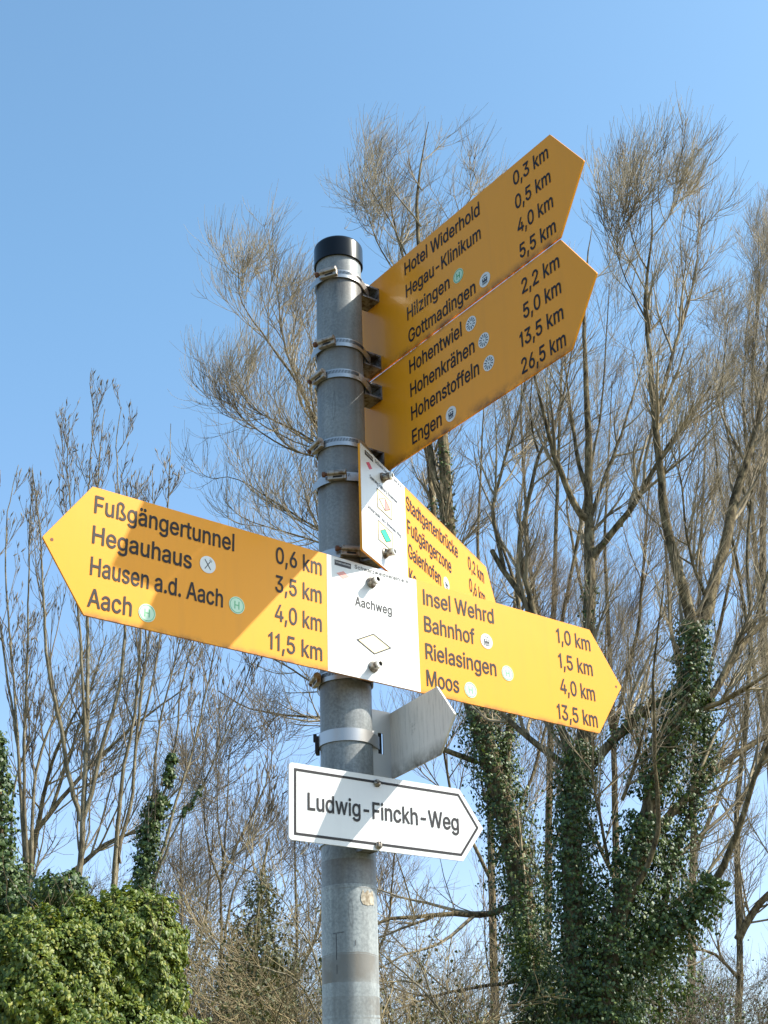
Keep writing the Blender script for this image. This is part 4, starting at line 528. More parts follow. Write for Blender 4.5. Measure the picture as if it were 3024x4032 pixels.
for (z0, z1, d, red) in ((.9192, .9508, [(-.0137, .9358), (.0065, .9455), (.0248, .9340), (.0063, .9248)], True), (.8660, .8974, [(-.0131, .8830), (.0041, .8924), (.0248, .8810), (.0070, .8724)], False)):
    fr = sheet('trail_sticker', [[(-.0206, z0), (.0320, z0), (.0320, z1), (-.0206, z1)]], -0.0006, m_cream, S)
    sheet('sticker_outline', loop_line([(-.0206, z0), (.0320, z0), (.0320, z1), (-.0206, z1)], .0010), -0.0009, m_inkb, fr)
    if red:
        sheet('sticker_diamond', [[d[1], d[2], d[3]]], -0.0009, m_pink, fr); sheet('sticker_diamond', [[d[0], d[1], d[3]]], -0.0009, m_pic, fr)
    else: sheet('sticker_diamond', [d], -0.0009, m_teal, fr)
    sheet('diamond_outline', loop_line(d, .0007)+([stroke(d[1], d[3], .0006)] if red else []), -0.0012, m_inkb, fr)
for z, ang in ((.9777, -.17), (.8510, .24)):
    collar_bolt(S, .0, z, -0.0004)
    bracket(S, -.018, .018, .0037, offS-R*0.93, z-.014, z+.014)
    clamp(S, z-.001, bS, 0.052, ang, tilt=0.0)

# ---- white street sign facing the viewer
aL = math.radians(36.3152); offL = 0.0687; bL = math.atan2(-math.cos(aL), math.sin(aL))
L = sign(aL, offL, 'small white street name sign with black border reading Ludwig-Finckh-Weg, lowest on the post', 'street sign', None, 'street_name_sign')
plate('board', round_poly([(-.1395, .5062), (-.1395, .4045), (.1462, .4045), (.1862, .4540), (.1462, .5062)], [.006, .006, .002, .001, .002], 4), 0, .0022, m_street, L)
bl = [(-.1300, .4975), (.1435, .4975), (.1755, .4543), (.1435, .4130), (-.1300, .4130)]
sheet('border', loop_line(bl, .0034), -0.0004, m_inkb, L)
text('Ludwig-Finckh-Weg', -.1108, .4465, .2526, .0222, m_inkb, L, bold=0.013, label='lettering reading Ludwig-Finckh-Weg')
for z, rz in ((.4958, 0.5), (.4112, 1.45)):
    T = Matrix.Translation((.0015, 0, z)) @ Matrix.Rotation(math.pi/2, 4, 'X')
    bm = bmesh.new(); lathe(bm, [(.0052, 0), (.0054, .0012), (.0050, .0030), (.0036, .0044), (.0015, .0050), (.0002, .0051)], 22, T); sc = bm_obj('screw', bm, m_bolt, L, True)
    bm = bmesh.new(); box(bm, -.0045, .0045, -.0005, .0005, .0044, .0053, T @ Matrix.Rotation(rz, 4, 'Z')); bm_obj('screw_slot', bm, m_dark, sc)
    zz = z-(.010 if z > .45 else -.004); zb_ = .488 if z > .45 else .428
    bm = bmesh.new(); box(bm, -.030, .030, .0022, .0060, zz-.008, zz+.008); box(bm, -.012, .012, .0060, offL-R*.9, zz-.008, zz+.008); bm_obj('mounting_rail', bm, m_brk, L)
    inv = L.matrix_world.inverted(); bm = bmesh.new()
    lathe(bm, [(R+.0004, zb_-.006), (R+.0016, zb_-.006), (R+.0016, zb_+.006), (R+.0004, zb_+.006)], 64, inv @ Matrix.Translation((PX, PY, EYE)), (False, False)); bm_obj('mounting_band', bm, m_steel, L)

# ---- back of a second street sign, mounted as a flag on the post
BX, BY = -0.0011, 1.9697
aG = math.radians(-62.0)
G = tag(empty('street_name_sign', (BX, BY, EYE), aG), 'bare weathered grey back of a small arrow sign above the white one', 'street sign')
bpy.context.view_layer.update()
plate('board', round_poly([(0, .6190), (0, .5220), (.1405, .5205), (.1845, .5650), (.1405, .6170)], [0, 0, .004, .001, .002], 3), 0, .0020, m_back, G)
plate('sign_face', round_poly([(.003, .6186), (.003, .5224), (.1402, .5209), (.1840, .5650), (.1402, .6166)], [0, 0, .004, .001, .002], 3), .0021, .0034, m_street, G)
inv = G.matrix_world.inverted()
TF = inv @ Matrix.Translation((BX, BY, EYE)) @ Matrix.Rotation(math.radians(38), 4, 'Z')
m_flange = mat('pale mounting flange', (0.55, 0.54, 0.52), 0.5, 0.2)
bm = bmesh.new(); zs0, zs1 = .5560, .5870
for x0, x1, z0, z1 in ((-.0335, -.0232, .5231, .6204), (-.0136, -.0004, .5231, .6204), (-.0232, -.0136, .5231, zs0), (-.0232, -.0136, zs1, .6204)):
    box(bm, x0, x1, -.001, .001, z0, z1, TF)
bmesh.ops.remove_doubles(bm, verts=bm.verts, dist=1e-5); bm_obj('flange', bm, m_flange, G)
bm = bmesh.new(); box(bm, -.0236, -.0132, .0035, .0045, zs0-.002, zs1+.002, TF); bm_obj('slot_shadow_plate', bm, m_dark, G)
# flat steel strap round the pole and through the slot
sx, sy = (Matrix.Translation((BX, BY, 0)) @ Matrix.Rotation(math.radians(38), 4, 'Z') @ Vector((-.0215, .0, 0))).xy
rr = R+0.0006; h = hull2([(rr*math.cos(2*math.pi*i/96), rr*math.sin(2*math.pi*i/96)) for i in range(96)]+[(sx-PX, sy-PY)])
bm = bmesh.new(); rings = []
for i, p in enumerate(h):
    a, b = np.array(h[i-1]), np.array(h[(i+1) % len(h)]); t = (b-a)/np.linalg.norm(b-a); q = np.array(p)+np.array([t[1], -t[0]])*0.0011
    rings.append([bm.verts.new(inv @ Vector((PX+c[0], PY+c[1], EYE+z))) for c, z in ((p, .5625), (q, .5625), (q, .5805), (p, .5805))])
for i in range(len(rings)):
    a, b = rings[i], rings[(i+1) % len(rings)]
    for k in range(4): bm.faces.new((a[k], a[(k+1) % 4], b[(k+1) % 4], b[k]))
bm_obj('strap', bm, m_steel, G)
T = inv @ Matrix.Translation((PX, PY, EYE+.568)) @ Matrix.Rotation(VIEW-1.66, 4, 'Z')
bm = bmesh.new(); box(bm, R+.001, R+.0065, -.008, .008, -.013, .012, T); box(bm, R+.005, R+.010, -.006, -.001, .006, .018, T); bm_obj('strap_buckle', bm, m_dark, G, bevel=.001)
# ------------------------------------------------------------------ trees
rng = np.random.default_rng(7)
def ray(px, py):
    d = fw + rt*((px-PW/2)/FPX) - up*((py-PH/2)/FPX); return d/d[1]
def at(px, py, Y): return ray(px, py)*Y + np.array([0, 0, EYE])
def resample(P, k):
    P = np.asarray(P, float); s = np.r_[0, np.cumsum(np.linalg.norm(np.diff(P[:, :3], axis=0), axis=1))]
    t = np.linspace(0, s[-1], k)
    Q = np.stack([np.interp(t, s, P[:, i]) for i in range(P.shape[1])], 1)
    for _ in range(1):
        Q[1:-1] = Q[1:-1]*0.5+(Q[:-2]+Q[2:])*0.25
    return Q
def norm(a): return a/np.maximum(np.linalg.norm(a, axis=-1, keepdims=True), 1e-9)
def tubes(P, Rr, sides):
    """P (N,K,3), Rr (N,K) -> verts, quad faces"""
    Nn, K, _ = P.shape
    T = np.empty_like(P); T[:, 1:-1] = P[:, 2:]-P[:, :-2]; T[:, 0] = P[:, 1]-P[:, 0]; T[:, -1] = P[:, -1]-P[:, -2]; T = norm(T)
    ref = np.where(np.abs(T[:, :1, 2:3]) > 0.9, np.array([1.0, 0, 0]), np.array([0.2, 0.1, 1.0]))
    U = norm(np.cross(T, np.broadcast_to(ref, T.shape))); Vv = np.cross(T, U)
    a = np.arange(sides)*2*np.pi/sides
    V = P[:, :, None]+Rr[:, :, None, None]*(np.cos(a)[None, None, :, None]*U[:, :, None]+np.sin(a)[None, None, :, None]*Vv[:, :, None])
    idx = np.arange(Nn*K*sides).reshape(Nn, K, sides)
    A0 = idx[:, :-1]; A1 = idx[:, 1:]; B0 = np.roll(A0, -1, 2); B1 = np.roll(A1, -1, 2)
    F = np.stack([A0, B0, B1, A1], -1).reshape(-1, 4)
    return V.reshape(-1, 3), F
class Batch:
    def __init__(s, off=0.0): s.V = []; s.F = []; s.n = 0; s.T = []; s.off = off
    def add(s, V, F, t=None):
        s.V.append(V); s.F.append(F+s.n); s.n += len(V); s.T.append(np.zeros(len(V)) if t is None else t)
    def build(s, name, m, parent, smooth=True):
        if not s.V: return None
        return link(name, npmesh(name, np.concatenate(s.V), np.concatenate(s.F), np.concatenate(s.T)), m, parent, smooth)
def spawn(P, Rr, n, L, ang, upb, wind, K, rf, tmin=0.2, tpow=1.0, wob=0.10, rmin=0.0022, tip=0.35, lend=0.5, rcap=1.0):
    Nn, Kp, _ = P.shape
    pi = np.repeat(np.arange(Nn), n); M_ = len(pi)
    t = (tmin+(1-tmin)*rng.random(M_)**tpow)*(Kp-1)
    i = np.minimum(t.astype(int), Kp-2); f = (t-i)[:, None]
    S = P[pi, i]*(1-f)+P[pi, i+1]*f; T = norm(P[pi, i+1]-P[pi, i]); r0 = Rr[pi, i]*(1-f[:, 0])+Rr[pi, i+1]*f[:, 0]
    q = norm(np.cross(T, norm(rng.normal(size=(M_, 3)))))
    a = np.radians(ang*(0.6+0.8*rng.random(M_)))[:, None]
    D = norm(np.cos(a)*T+np.sin(a)*q)
    LL = L*(0.55+0.75*rng.random(M_))*(1-lend*t/(Kp-1))
    out = np.empty((M_, K, 3)); out[:, 0] = S
    for k in range(1, K):
        D = norm(D+np.array([wind[0], wind[1], upb])/(K-1)+rng.normal(size=(M_, 3))*wob)
        out[:, k] = out[:, k-1]+D*(LL/(K-1))[:, None]
    rs = np.clip(r0*rf, rmin, rcap)
    R2 = rs[:, None]*np.linspace(1, tip, K)[None]
    return out, np.maximum(R2, rmin*0.6)
def bark_mat(name, stops, scale=14):
    def f(nt, b):
        v = coords(nt, (1, 1, 0.35)); n1 = noise(nt, v, scale, 5, 0.7)
        at_ = nt.nodes.new('ShaderNodeAttribute'); at_.attribute_name = 'tint'
        c = mix(nt, at_.outputs['Fac'], ramp(nt, n1, stops), (0.30, 0.235, 0.14))
        nt.links.new(c, b.inputs['Base Color']); bump(nt, b, noise(nt, coords(nt, (1, 1, 0.18)), 26, 4, 0.75), 0.9, 0.03)
    return mat(name, (0.1, 0.08, 0.05), 0.85, 0, 0.2, f)
m_bark = bark_mat('willow bark', [(0.36, (0.035, 0.026, 0.014)), (0.50, (0.13, 0.100, 0.054)), (0.66, (0.30, 0.24, 0.135))])
m_bark2 = bark_mat('young bark', [(0.35, (0.075, 0.062, 0.04)), (0.52, (0.19, 0.16, 0.10)), (0.68, (0.33, 0.29, 0.21))])
def twig_mat(name, a, b_):
    return mat(name, a, 0.7, 0, 0.3, lambda nt, b: nt.links.new(ramp(nt, noise(nt, coords(nt), 1.3, 3), [(0.35, a), (0.65, b_)]), b.inputs['Base Color']))
m_twig = twig_mat('willow twigs', (0.13, 0.102, 0.062), (0.40, 0.325, 0.205))
m_twigd = twig_mat('dark twigs', (0.085, 0.068, 0.045), (0.22, 0.18, 0.125))
m_twigt = twig_mat('tan twigs', (0.14, 0.108, 0.055), (0.36, 0.28, 0.15))
m_twigr = twig_mat('reddish twigs', (0.13, 0.098, 0.062), (0.34, 0.265, 0.175))
def leaf_mat(name, stops, rough=0.36, trans=0.12):
    def f(nt, b):
        at_ = nt.nodes.new('ShaderNodeAttribute'); at_.attribute_name = 'tint'
        c = ramp(nt, at_.outputs['Fac'], stops); nt.links.new(c, b.inputs['Base Color'])
        tr = nt.nodes.new('ShaderNodeBsdfTranslucent'); nt.links.new(mix(nt, 1.0, c, (1.0, 1.0, 0.35), 'MULTIPLY'), tr.inputs[0])
        ms = nt.nodes.new('ShaderNodeMixShader'); ms.inputs[0].default_value = trans
        nt.links.new(b.outputs[0], ms.inputs[1]); nt.links.new(tr.outputs[0], ms.inputs[2])
        nt.links.new(ms.outputs[0], nt.nodes['Material Output'].inputs[0])
    return mat(name, (0.03, 0.06, 0.02), rough, 0, 0.5, f)
m_ivy = leaf_mat('ivy leaves', [(0.0, (0.016, 0.036, 0.010)), (0.45, (0.045, 0.085, 0.018)), (0.78, (0.12, 0.165, 0.034)), (1.0, (0.22, 0.23, 0.07))], 0.5)
m_bush = leaf_mat('hedge ivy leaves', [(0.0, (0.030, 0.065, 0.010)), (0.42, (0.115, 0.165, 0.020)), (0.75, (0.24, 0.26, 0.038)), (0.92, (0.36, 0.33, 0.07)), (1.0, (0.30, 0.18, 0.07))], 0.5, 0.25)
m_moss = leaf_mat('olive leaves', [(0.0, (0.035, 0.045, 0.014)), (0.5, (0.085, 0.088, 0.028)), (1.0, (0.17, 0.15, 0.055))], 0.6, 0.15)
def leaves(B, C, Nrm, size, droop=0.7, smin=0.6, wid=0.46):
    """pointed five-cornered leaves; C centres (N,3), Nrm outward directions"""
    n = len(C)
    nn = norm(Nrm+rng.normal(size=(n, 3))*0.55+np.array([0, 0, 0.25]))
    down = np.array([0, 0, -1.0])*droop+rng.normal(size=(n, 3))*0.45+Nrm*0.25
    d = norm(down-(down*nn).sum(1, keepdims=True)*nn); s = np.cross(nn, d)
    z = (size*(smin+(1.4-smin)*rng.random(n)))[:, None]
    base = C-d*z*0.45; tipv = C+d*z*0.62-nn*z*0.10
    l = C-s*z*wid-d*z*0.12-nn*z*0.10; r = C+s*z*wid-d*z*0.12-nn*z*0.10; mid = C+nn*z*0.05+d*z*0.05
    V = np.stack([base, l, tipv, r, mid], 1).reshape(-1, 3); i = np.arange(n)[:, None]*5
    F = np.concatenate([i+np.array([[0, 1, 4]]), i+np.array([[1, 2, 4]]), i+np.array([[2, 3, 4]]), i+np.array([[3, 0, 4]])])
    B.add(V, F, np.repeat(np.clip(rng.beta(2.2, 2.8, n), 0, 1), 5))
def ivy_on(B, P, rad, n, size, sigma=0.28):
    """n leaves round polyline P (K,3) with shell radius rad (K,)"""
    K = len(P); t = rng.random(n)*(K-1); i = np.minimum(t.astype(int), K-2); f = (t-i)[:, None]
    # clumps: keep leaves where a wavy density allows
    S = P[i]*(1-f)+P[i+1]*f; T = norm(P[i+1]-P[i]); q = norm(np.cross(T, rng.normal(size=(n, 3))))
    ph = np.sin(t*5.1+q[:, 0]*3)+np.sin(t*9.7+q[:, 1]*4+1.3)+np.sin(t*17+q[:, 2]*5)
    rr_ = rad[i]*(1-f[:, 0])+rad[i+1]*f[:, 0]
    rr_ = rr_*(0.76+0.24*ph+sigma*rng.normal(size=n))
    keep = rng.random(n) < np.clip(0.75+0.3*ph, 0.12, 1)
    leaves(B, (S+q*np.abs(rr_)[:, None])[keep]-B.off, q[keep], size)
class Tree:
    def __init__(s, name, Y, label, cat, group=None, px0=(0, 0)):
        s.py = []; s.Y = Y; s.limbs = []; s.pts = []; s.name = name
        base = at(px0[0], px0[1], Y); s.base = np.array([base[0], Y, 0.0])
        s.e = tag(empty(name, tuple(s.base)), label, cat, group)
        s.tr = Batch(); s.cr = Batch(); s.iv = Batch(s.base)
    def loc(s, V): return V-s.base
    def limb(s, pts, w0, w1, dY=0.0, root=False, K=None, jit=0.004, moss=0.0):
        """limb traced as seen from the path, then bent out of the plane by dY metres"""
        pts = list(pts); Y0 = s.Y
        if s.pts and not root:
            A = np.array(s.pts); k = np.argmin(np.hypot(A[:, 0]-pts[0][0], A[:, 1]-pts[0][1])); Y0 = A[k, 2]
        L_ = np.r_[0, np.cumsum([math.dist(a, b) for a, b in zip(pts, pts[1:])])]; u = L_/L_[-1]
        P = np.array([np.r_[at(x, y, Y0+dY*uu**1.3), Y0+dY*uu**1.3, x, y] for (x, y), uu in zip(pts, u)])
        K = K or max(8, int(L_[-1]/45))
        Q = resample(P, K); s.pts += [(q[4], q[5], q[3]) for q in Q]
        X = Q[:, :3]+rng.normal(size=(K, 3))*jit
        if root: X[0] = X[0]*[1, 1, 0]+[0, 0, -0.1]
        rad = np.linspace(0, 1, K); rad = (w0*(1-rad)+w1*rad)/2/FPX*Q[:, 3]
        V, F = tubes(X[None], rad[None], 9 if w0 > 24 else 6)
        s.tr.add(s.loc(V), F, np.clip(moss+0*V[:, 0], 0, 1)); s.limbs.append((X, rad)); s.py.append(Q[:, 5]); return len(s.limbs)-1
    def clad(s, k, y0, y1, r0, r1, n, size):
        """ivy round limb k between two heights of the traced path"""
        m = (s.py[k] <= y0) & (s.py[k] >= y1); X = s.limbs[k][0][m]
        if len(X) > 2: ivy_on(s.iv, X, np.linspace(r0, r1, len(X)), n, size)
    def group(s, ids=None, K=14):
        ids = range(len(s.limbs)) if ids is None else ids
        P = np.stack([resample(np.c_[s.limbs[i][0], s.limbs[i][1]], K) for i in ids]); return P[:, :, :3], P[:, :, 3]
    def put(s, P, Rr, sides=3, where='cr'):
        V, F = tubes(P, Rr, sides); getattr(s, where).add(s.loc(V), F)
    def finish(s, mb, mt, ml=None):
        s.tr.build('trunk', mb, s.e); s.cr.build('crown', mt, s.e, False)
        if ml is not None:
            o = s.iv.build('ivy', ml, s.e, False)
WIND = (0.25, 0.0)
def willow_crown(T, P, Rr, n1=12, n2=9, n3=8, L=(1.9, 0.9, 0.5), up_=0.9, wind=WIND, tmin=0.25, ang=40, r=0.55, rmin=.0036):
    a, ar = spawn(P, Rr, int(n1*.66), L[0]*1.15, ang*0.9, up_*0.75, wind, 9, r*1.3, tmin*.5, 0.9, 0.08, 0.009, 0.32, 0.60, 0.034)
    T.put(a, ar, 4)
    b, br = spawn(a, ar, n2, L[1]*1.05, ang*0.85, up_*0.8, (wind[0], 0), 6, 0.5, 0.05, 0.95, 0.065, 0.0050, 0.45, 0.5, 0.012)
    T.put(b, br, 3)
    c, cr_ = spawn(b, br, max(3, int(n3*.52)), L[2]*1.35, ang*0.75, up_*0.8, (wind[0]*1.2, 0), 5, 0.6, 0.05, 0.9, 0.07, rmin, 0.5, 0.35, 0.0055)
    T.put(c, cr_, 3)

# ---- A: big willow left of the front group; its left limbs sweep out behind the post
YA = 21.0
TA = Tree('willow_tree', YA, 'tall willow with ivy-covered leaning trunk, its bare limbs sweeping left behind the post', 'tree', 'bare willows behind the signpost', (2180, 4032))
TA.limb([(2260, 4700), (2190, 4300), (2150, 4032), (2069, 3662), (2034, 3371), (1988, 3185), (1920, 2950), (1840, 2700), (1790, 2400), (1765, 2060), (1745, 1713), (1690, 1300), (1647, 947), (1640, 767), (1668, 580), (1688, 480)], 120, 3, 1.0, True, 60)
TA.limb([(1765, 2060), (1700, 1850), (1670, 1500), (1587, 1007), (1547, 867), (1527, 700), (1525, 610)], 34, 3, 1.5)
TA.limb([(1690, 1300), (1730, 1050), (1810, 850), (1870, 760), (1885, 700)], 14, 3, 0.8)
TA.limb([(1547, 1060), (1480, 950), (1450, 840), (1425, 800)], 8, 3, 0.3)
TA.limb([(1640, 1100), (1540, 870), (1460, 750), (1425, 690)], 10, 3, 0.5)
TA.limb([(1790, 2400), (1600, 2200), (1440, 1950), (1330, 1800), (1247, 1690), (1190, 1530), (1113, 1427), (1027, 1303), (960, 1213), (935, 1140), (940, 1070)], 34, 3, -1.0)
TA.limb([(1190, 1530), (1140, 1420), (1113, 1340), (1107, 1247), (1087, 1133), (1093, 1060), (1110, 1010)], 13, 3, 0.6)
TA.limb([(1350, 1830), (1240, 1745), (1207, 1713), (1100, 1667), (987, 1607), (960, 1570), (930, 1520)], 13, 3, -0.8)
TA.limb([(1330, 1820), (1140, 1773), (1020, 1700), (947, 1647), (920, 1610), (905, 1550)], 11, 3, -0.5)
TA.limb([(1440, 1950), (1320, 1600), (1240, 1450), (1215, 1300), (1200, 1180)], 13, 3, 0.8)
TA.limb([(1700, 2330), (1400, 2180), (1247, 2135), (1106, 2087), (1000, 2062), (940, 2030)], 17, 3, -0.7)
TA.limb([(1500, 2230), (1247, 2080), (1106, 1993), (967, 1900), (890, 1865), (850, 1885)], 14, 3, 0.7)
TA.limb([(1880, 3000), (1600, 2900), (1400, 2850), (1255, 2822), (1106, 2815), (967, 2791), (860, 2720)], 24, 4, -0.5)
TA.limb([(1600, 2900), (1400, 2780), (1247, 2700), (1100, 2600), (980, 2560)], 15, 4, 0.6)
TA.limb([(2034, 3560), (1900, 3610), (1806, 3595), (1633, 3611), (1500, 3618), (1420, 3700)], 26, 9, -0.8)
TA.limb([(2069, 3860), (1806, 3898), (1700, 3925), (1520, 3990), (1400, 4010)], 16, 5, -0.6)
TA.limb([(1633, 3611), (1600, 3480), (1560, 3370), (1530, 3280)], 9, 3, 0.2)
TA.limb([(1988, 3185), (2000, 2900), (2040, 2700), (2060, 2500), (2030, 2300), (1960, 2400-300)], 40, 10, 0.8)
TA.limb([(1840, 2700), (1720, 2400), (1720, 2150), (1700, 1930), (1680, 1773), (1600, 1500)], 44, 8, 1.2)
P, Rr = TA.group(list(range(0, 6))+[18]); willow_crown(TA, P, Rr, 20, 9, 9, (1.7, 0.9, 0.55), tmin=0.45)
P, Rr = TA.group(list(range(5, 12))); willow_crown(TA, P, Rr, 20, 9, 9, (1.6, 0.9, 0.55), tmin=0.25, up_=1.1)
P, Rr = TA.group([12, 13, 14, 15, 17]); willow_crown(TA, P, Rr, 8, 6, 5, (1.7, 0.9, 0.5), tmin=0.2, up_=0.6)
TA.clad(0, 4500, 2800, 0.44, 0.30, 21000, 0.044)
TA.clad(0, 2800, 1750, 0.20, 0.10, 2200, 0.042)
TA.clad(17, 3200, 2500, 0.22, 0.10, 1800, 0.042); TA.clad(18, 2700, 1950, 0.16, 0.08, 1200, 0.042)
TA.finish(m_bark, m_twig, m_ivy)

# ---- B: the many-stemmed willow in the middle right, thick with ivy
YB = 19.0
TB = Tree('willow_tree', YB, 'largest bare willow right of the signs, its fork of thick limbs wrapped in dark ivy', 'tree', 'bare willows behind the signpost', (2330, 4032))
TB.limb([(2370, 4700), (2330, 4250), (2301, 4032), (2266, 3720), (2255, 3487), (2255, 3255), (2266, 3081), (2301, 2941), (2310, 2700), (2318, 2467), (2325, 2333), (2321, 2167), (2318, 2033), (2318, 1900), (2318, 1733), (2311, 1567), (2298, 1267), (2310, 1050), (2330, 900)], 105, 3, 1.2, True, 60)
TB.limb([(2318, 2050), (2291, 2047), (2238, 1933), (2185, 1800), (2158, 1700), (2125, 1567), (2095, 1430), (2060, 1280)], 34, 4, -0.8)
TB.limb([(2318, 1940), (2305, 1927), (2271, 1800), (2251, 1633), (2230, 1500), (2225, 1350)], 24, 4, 0.8)
TB.limb([(2325, 2210), (2345, 2180), (2405, 2100), (2485, 2007), (2531, 1927), (2585, 1833), (2631, 1753), (2718, 1633), (2800, 1520)], 34, 8, -1.0)
TB.limb([(2321, 2060), (2338, 2007), (2371, 1893), (2405, 1820), (2451, 1700), (2491, 1567), (2540, 1400)], 22, 5, 0.7)
TB.limb([(2310, 3081), (2208, 2999), (2127, 2941), (2034, 2872), (1960, 2790), (1900, 2650)], 34, 12, 0.8)
TB.limb([(2266, 3255), (2250, 2990), (2190, 2800), (2150, 2600), (2071, 2367), (1985, 2253), (1938, 2167)], 40, 22, 1.0)
TB.limb([(2120, 2480), (2040, 2167), (2073, 2000), (2107, 1853), (2120, 1780), (2153, 1733), (2200, 1647), (2233, 1500), (2250, 1380)], 27, 6, 0.3)
TB.limb([(2120, 1780), (2095, 1700), (2085, 1600), (2095, 1480)], 12, 5, -0.4)
TB.limb([(1990, 2260), (1933, 2000), (1967, 1900), (1987, 1800), (2033, 1667), (2067, 1513), (2080, 1400)], 22, 5, 0.4)
TB.limb([(2400, 2930), (2476, 2860), (2545, 2779), (2661, 2744), (2740, 2660)], 38, 20, 0.0)
TB.limb([(2266, 3081), (2340, 3000), (2400, 2930)], 48, 38, 0.0)
TB.limb([(2420, 4300), (2383, 4032), (2400, 3800), (2450, 3560), (2522, 3371), (2568, 3139), (2638, 2906), (2731, 2709), (2718, 2633), (2738, 2467), (2725, 2453), (2685, 2300), (2638, 2133), (2611, 2000), (2605, 1867), (2585, 1733), (2575, 1600), (2558, 1400), (2538, 1200), (2551, 1067), (2568, 933), (2565, 820), (2580, 700)], 90, 3, -1.0, False, 64)
TB.limb([(2738, 2467), (2778, 2467), (2805, 2300), (2851, 2167), (2878, 2033), (2911, 1900), (2958, 1767), (2998, 1600), (3040, 1400), (3050, 1100), (3060, 900)], 56, 4, 1.2)
TB.limb([(2778, 2400), (2785, 2353), (2725, 2220), (2698, 2067), (2685, 1900), (2640, 1760)], 18, 5, -0.6)
TB.limb([(2585, 1640), (2620, 1500), (2658, 1353), (2705, 1233), (2731, 1100), (2751, 1000), (2748, 920), (2780, 850)], 22, 3, 0.8)
TB.limb([(2551, 1067), (2500, 980), (2470, 850), (2480, 760)], 8, 3, 0.5)
TB.limb([(2538, 1250), (2480, 1130), (2420, 1000), (2440, 880)], 9, 3, -0.6)
TB.limb([(2568, 933), (2640, 850), (2680, 760), (2685, 700)], 8, 3, 0.5)
TB.limb([(2790, 2760), (2811, 2720), (2885, 2600), (2951, 2500), (3024, 2433), (3120, 2330)], 34, 14, 0.6)
TB.limb([(2740, 2800), (2812, 2779), (2940, 2709), (3024, 2651), (3130, 2570)], 24, 12, -0.6)
TB.limb([(2480, 3830), (2592, 3720), (2731, 3604), (2824, 3464), (2905, 3278), (2963, 3081), (3000, 3000), (3080, 2800)], 40, 14, -1.4)
TB.limb([(2560, 3700), (2615, 3557), (2661, 3348), (2731, 3162), (2778, 3023), (2778, 2848), (2770, 2700)], 30, 18, 0.4)
TB.limb([(2540, 3330), (2615, 3232), (2708, 3139), (2824, 3023), (2905, 2965), (3024, 2895), (3130, 2830)], 38, 18, 0.7)
TB.limb([(2400, 4000), (2418, 3871), (2429, 3720), (2476, 3545), (2545, 3429), (2598, 3255), (2580, 3023), (2574, 2790), (2569, 2674), (2600, 2400), (2620, 2250)], 30, 5, -2.2)
TB.limb([(2450, 3150), (2480, 3080), (2530, 2900), (2560, 2750)], 18, 7, -0.8)
TB.limb([(2395, 3400), (2360, 3200), (2330, 3060), (2340, 2900)], 16, 6, -0.8)
g = TB.group([0, 1, 2, 3, 4, 7, 9]); willow_crown(TB, *g, 16, 8, 7, (1.6, 0.85, 0.5), tmin=0.3)
g = TB.group([12, 13, 14, 15, 16, 17, 18]); willow_crown(TB, *g, 20, 9, 8, (1.6, 0.85, 0.5), tmin=0.4, up_=1.2)
g = TB.group([5, 6, 10, 19, 20, 21, 22, 23, 24, 25, 26]); willow_crown(TB, *g, 8, 7, 6, (1.5, 0.8, 0.45), tmin=0.15, up_=0.7)
TB.clad(0, 4500, 2880, 0.46, 0.22, 20000, 0.044); TB.clad(0, 2880, 2250, 0.17, 0.10, 1500, 0.042)
TB.clad(12, 4400, 3200, 0.46, 0.30, 17000, 0.044); TB.clad(12, 3200, 2440, 0.30, 0.20, 9500, 0.044)
TB.clad(22, 3800, 2690, 0.22, 0.13, 6500, 0.042); TB.clad(21, 3850, 3420, 0.42, 0.16, 6000, 0.044)
TB.clad(6, 3300, 2500, 0.22, 0.10, 1600, 0.042); TB.clad(10, 3000, 2700, 0.13, 0.10, 900, 0.042); TB.clad(3, 2300, 1900, .06, .05, 100, .04)
TB.finish(m_bark, m_twig, m_ivy)
# low ivy mass joining the stems
def blob(B, c, rad, n, size, seed=0, inner=0.55, amp=0.09, clump=0.0, wid=0.46, droop=0.7):
    d = norm(rng.normal(size=(n, 3))); ph = np.sin(d[:, 0]*7+seed)+np.sin(d[:, 2]*9+seed*2)+np.sin(d[:, 1]*8+d[:, 0]*6+seed)
    rr_ = (inner+(1-inner)*rng.random(n)**0.5)*(1+amp*ph+0.5*amp*np.sin(d[:, 0]*19+seed)*np.sin(d[:, 2]*23+seed*3))
    Q = np.array(c)+d*rr_[:, None]*np.array(rad)
    if clump:
        k = np.sin(Q[:, 0]*13+seed)*np.sin(Q[:, 2]*15+seed*2)+np.sin(Q[:, 0]*29+Q[:, 2]*9)*np.sin(Q[:, 2]*27+Q[:, 1]*11)+0.6*np.sin(Q[:, 0]*51)*np.sin(Q[:, 2]*47)
        Q = Q+d*(k*clump)[:, None]; keep = rng.random(n) < np.clip(0.82+0.35*k, 0.10, 1); Q = Q[keep]; d = d[keep]
    leaves(B, Q, d, size, droop, wid=wid)
mass = Tree('ivy_thicket', 20.4, 'dense dark ivy filling the space between the trunk feet right of the post', 'ivy', None, (2330, 4032))
for x, y, w, h, n in ((2260, 4060, 280, 250, 6500), (2440, 3980, 180, 180, 2600), (2110, 3960, 120, 260, 3000), (2330, 3640, 70, 200, 1100), (2560, 3680, 100, 160, 1500), (2640, 3900, 130, 110, 1100), (2060, 3700, 80, 160, 1100)):
    s_ = 20.4/FPX; w *= .9; h *= .93; blob(mass.iv, mass.loc(at(x, y, 20.4+rng.uniform(-.5, .5))), (w*s_, 0.7, h*s_), int(n*1.15), 0.044, x, 0.4, 0.13, 0.10)
mass.iv.build('foliage', m_ivy, mass.e, False)
stem = Batch()
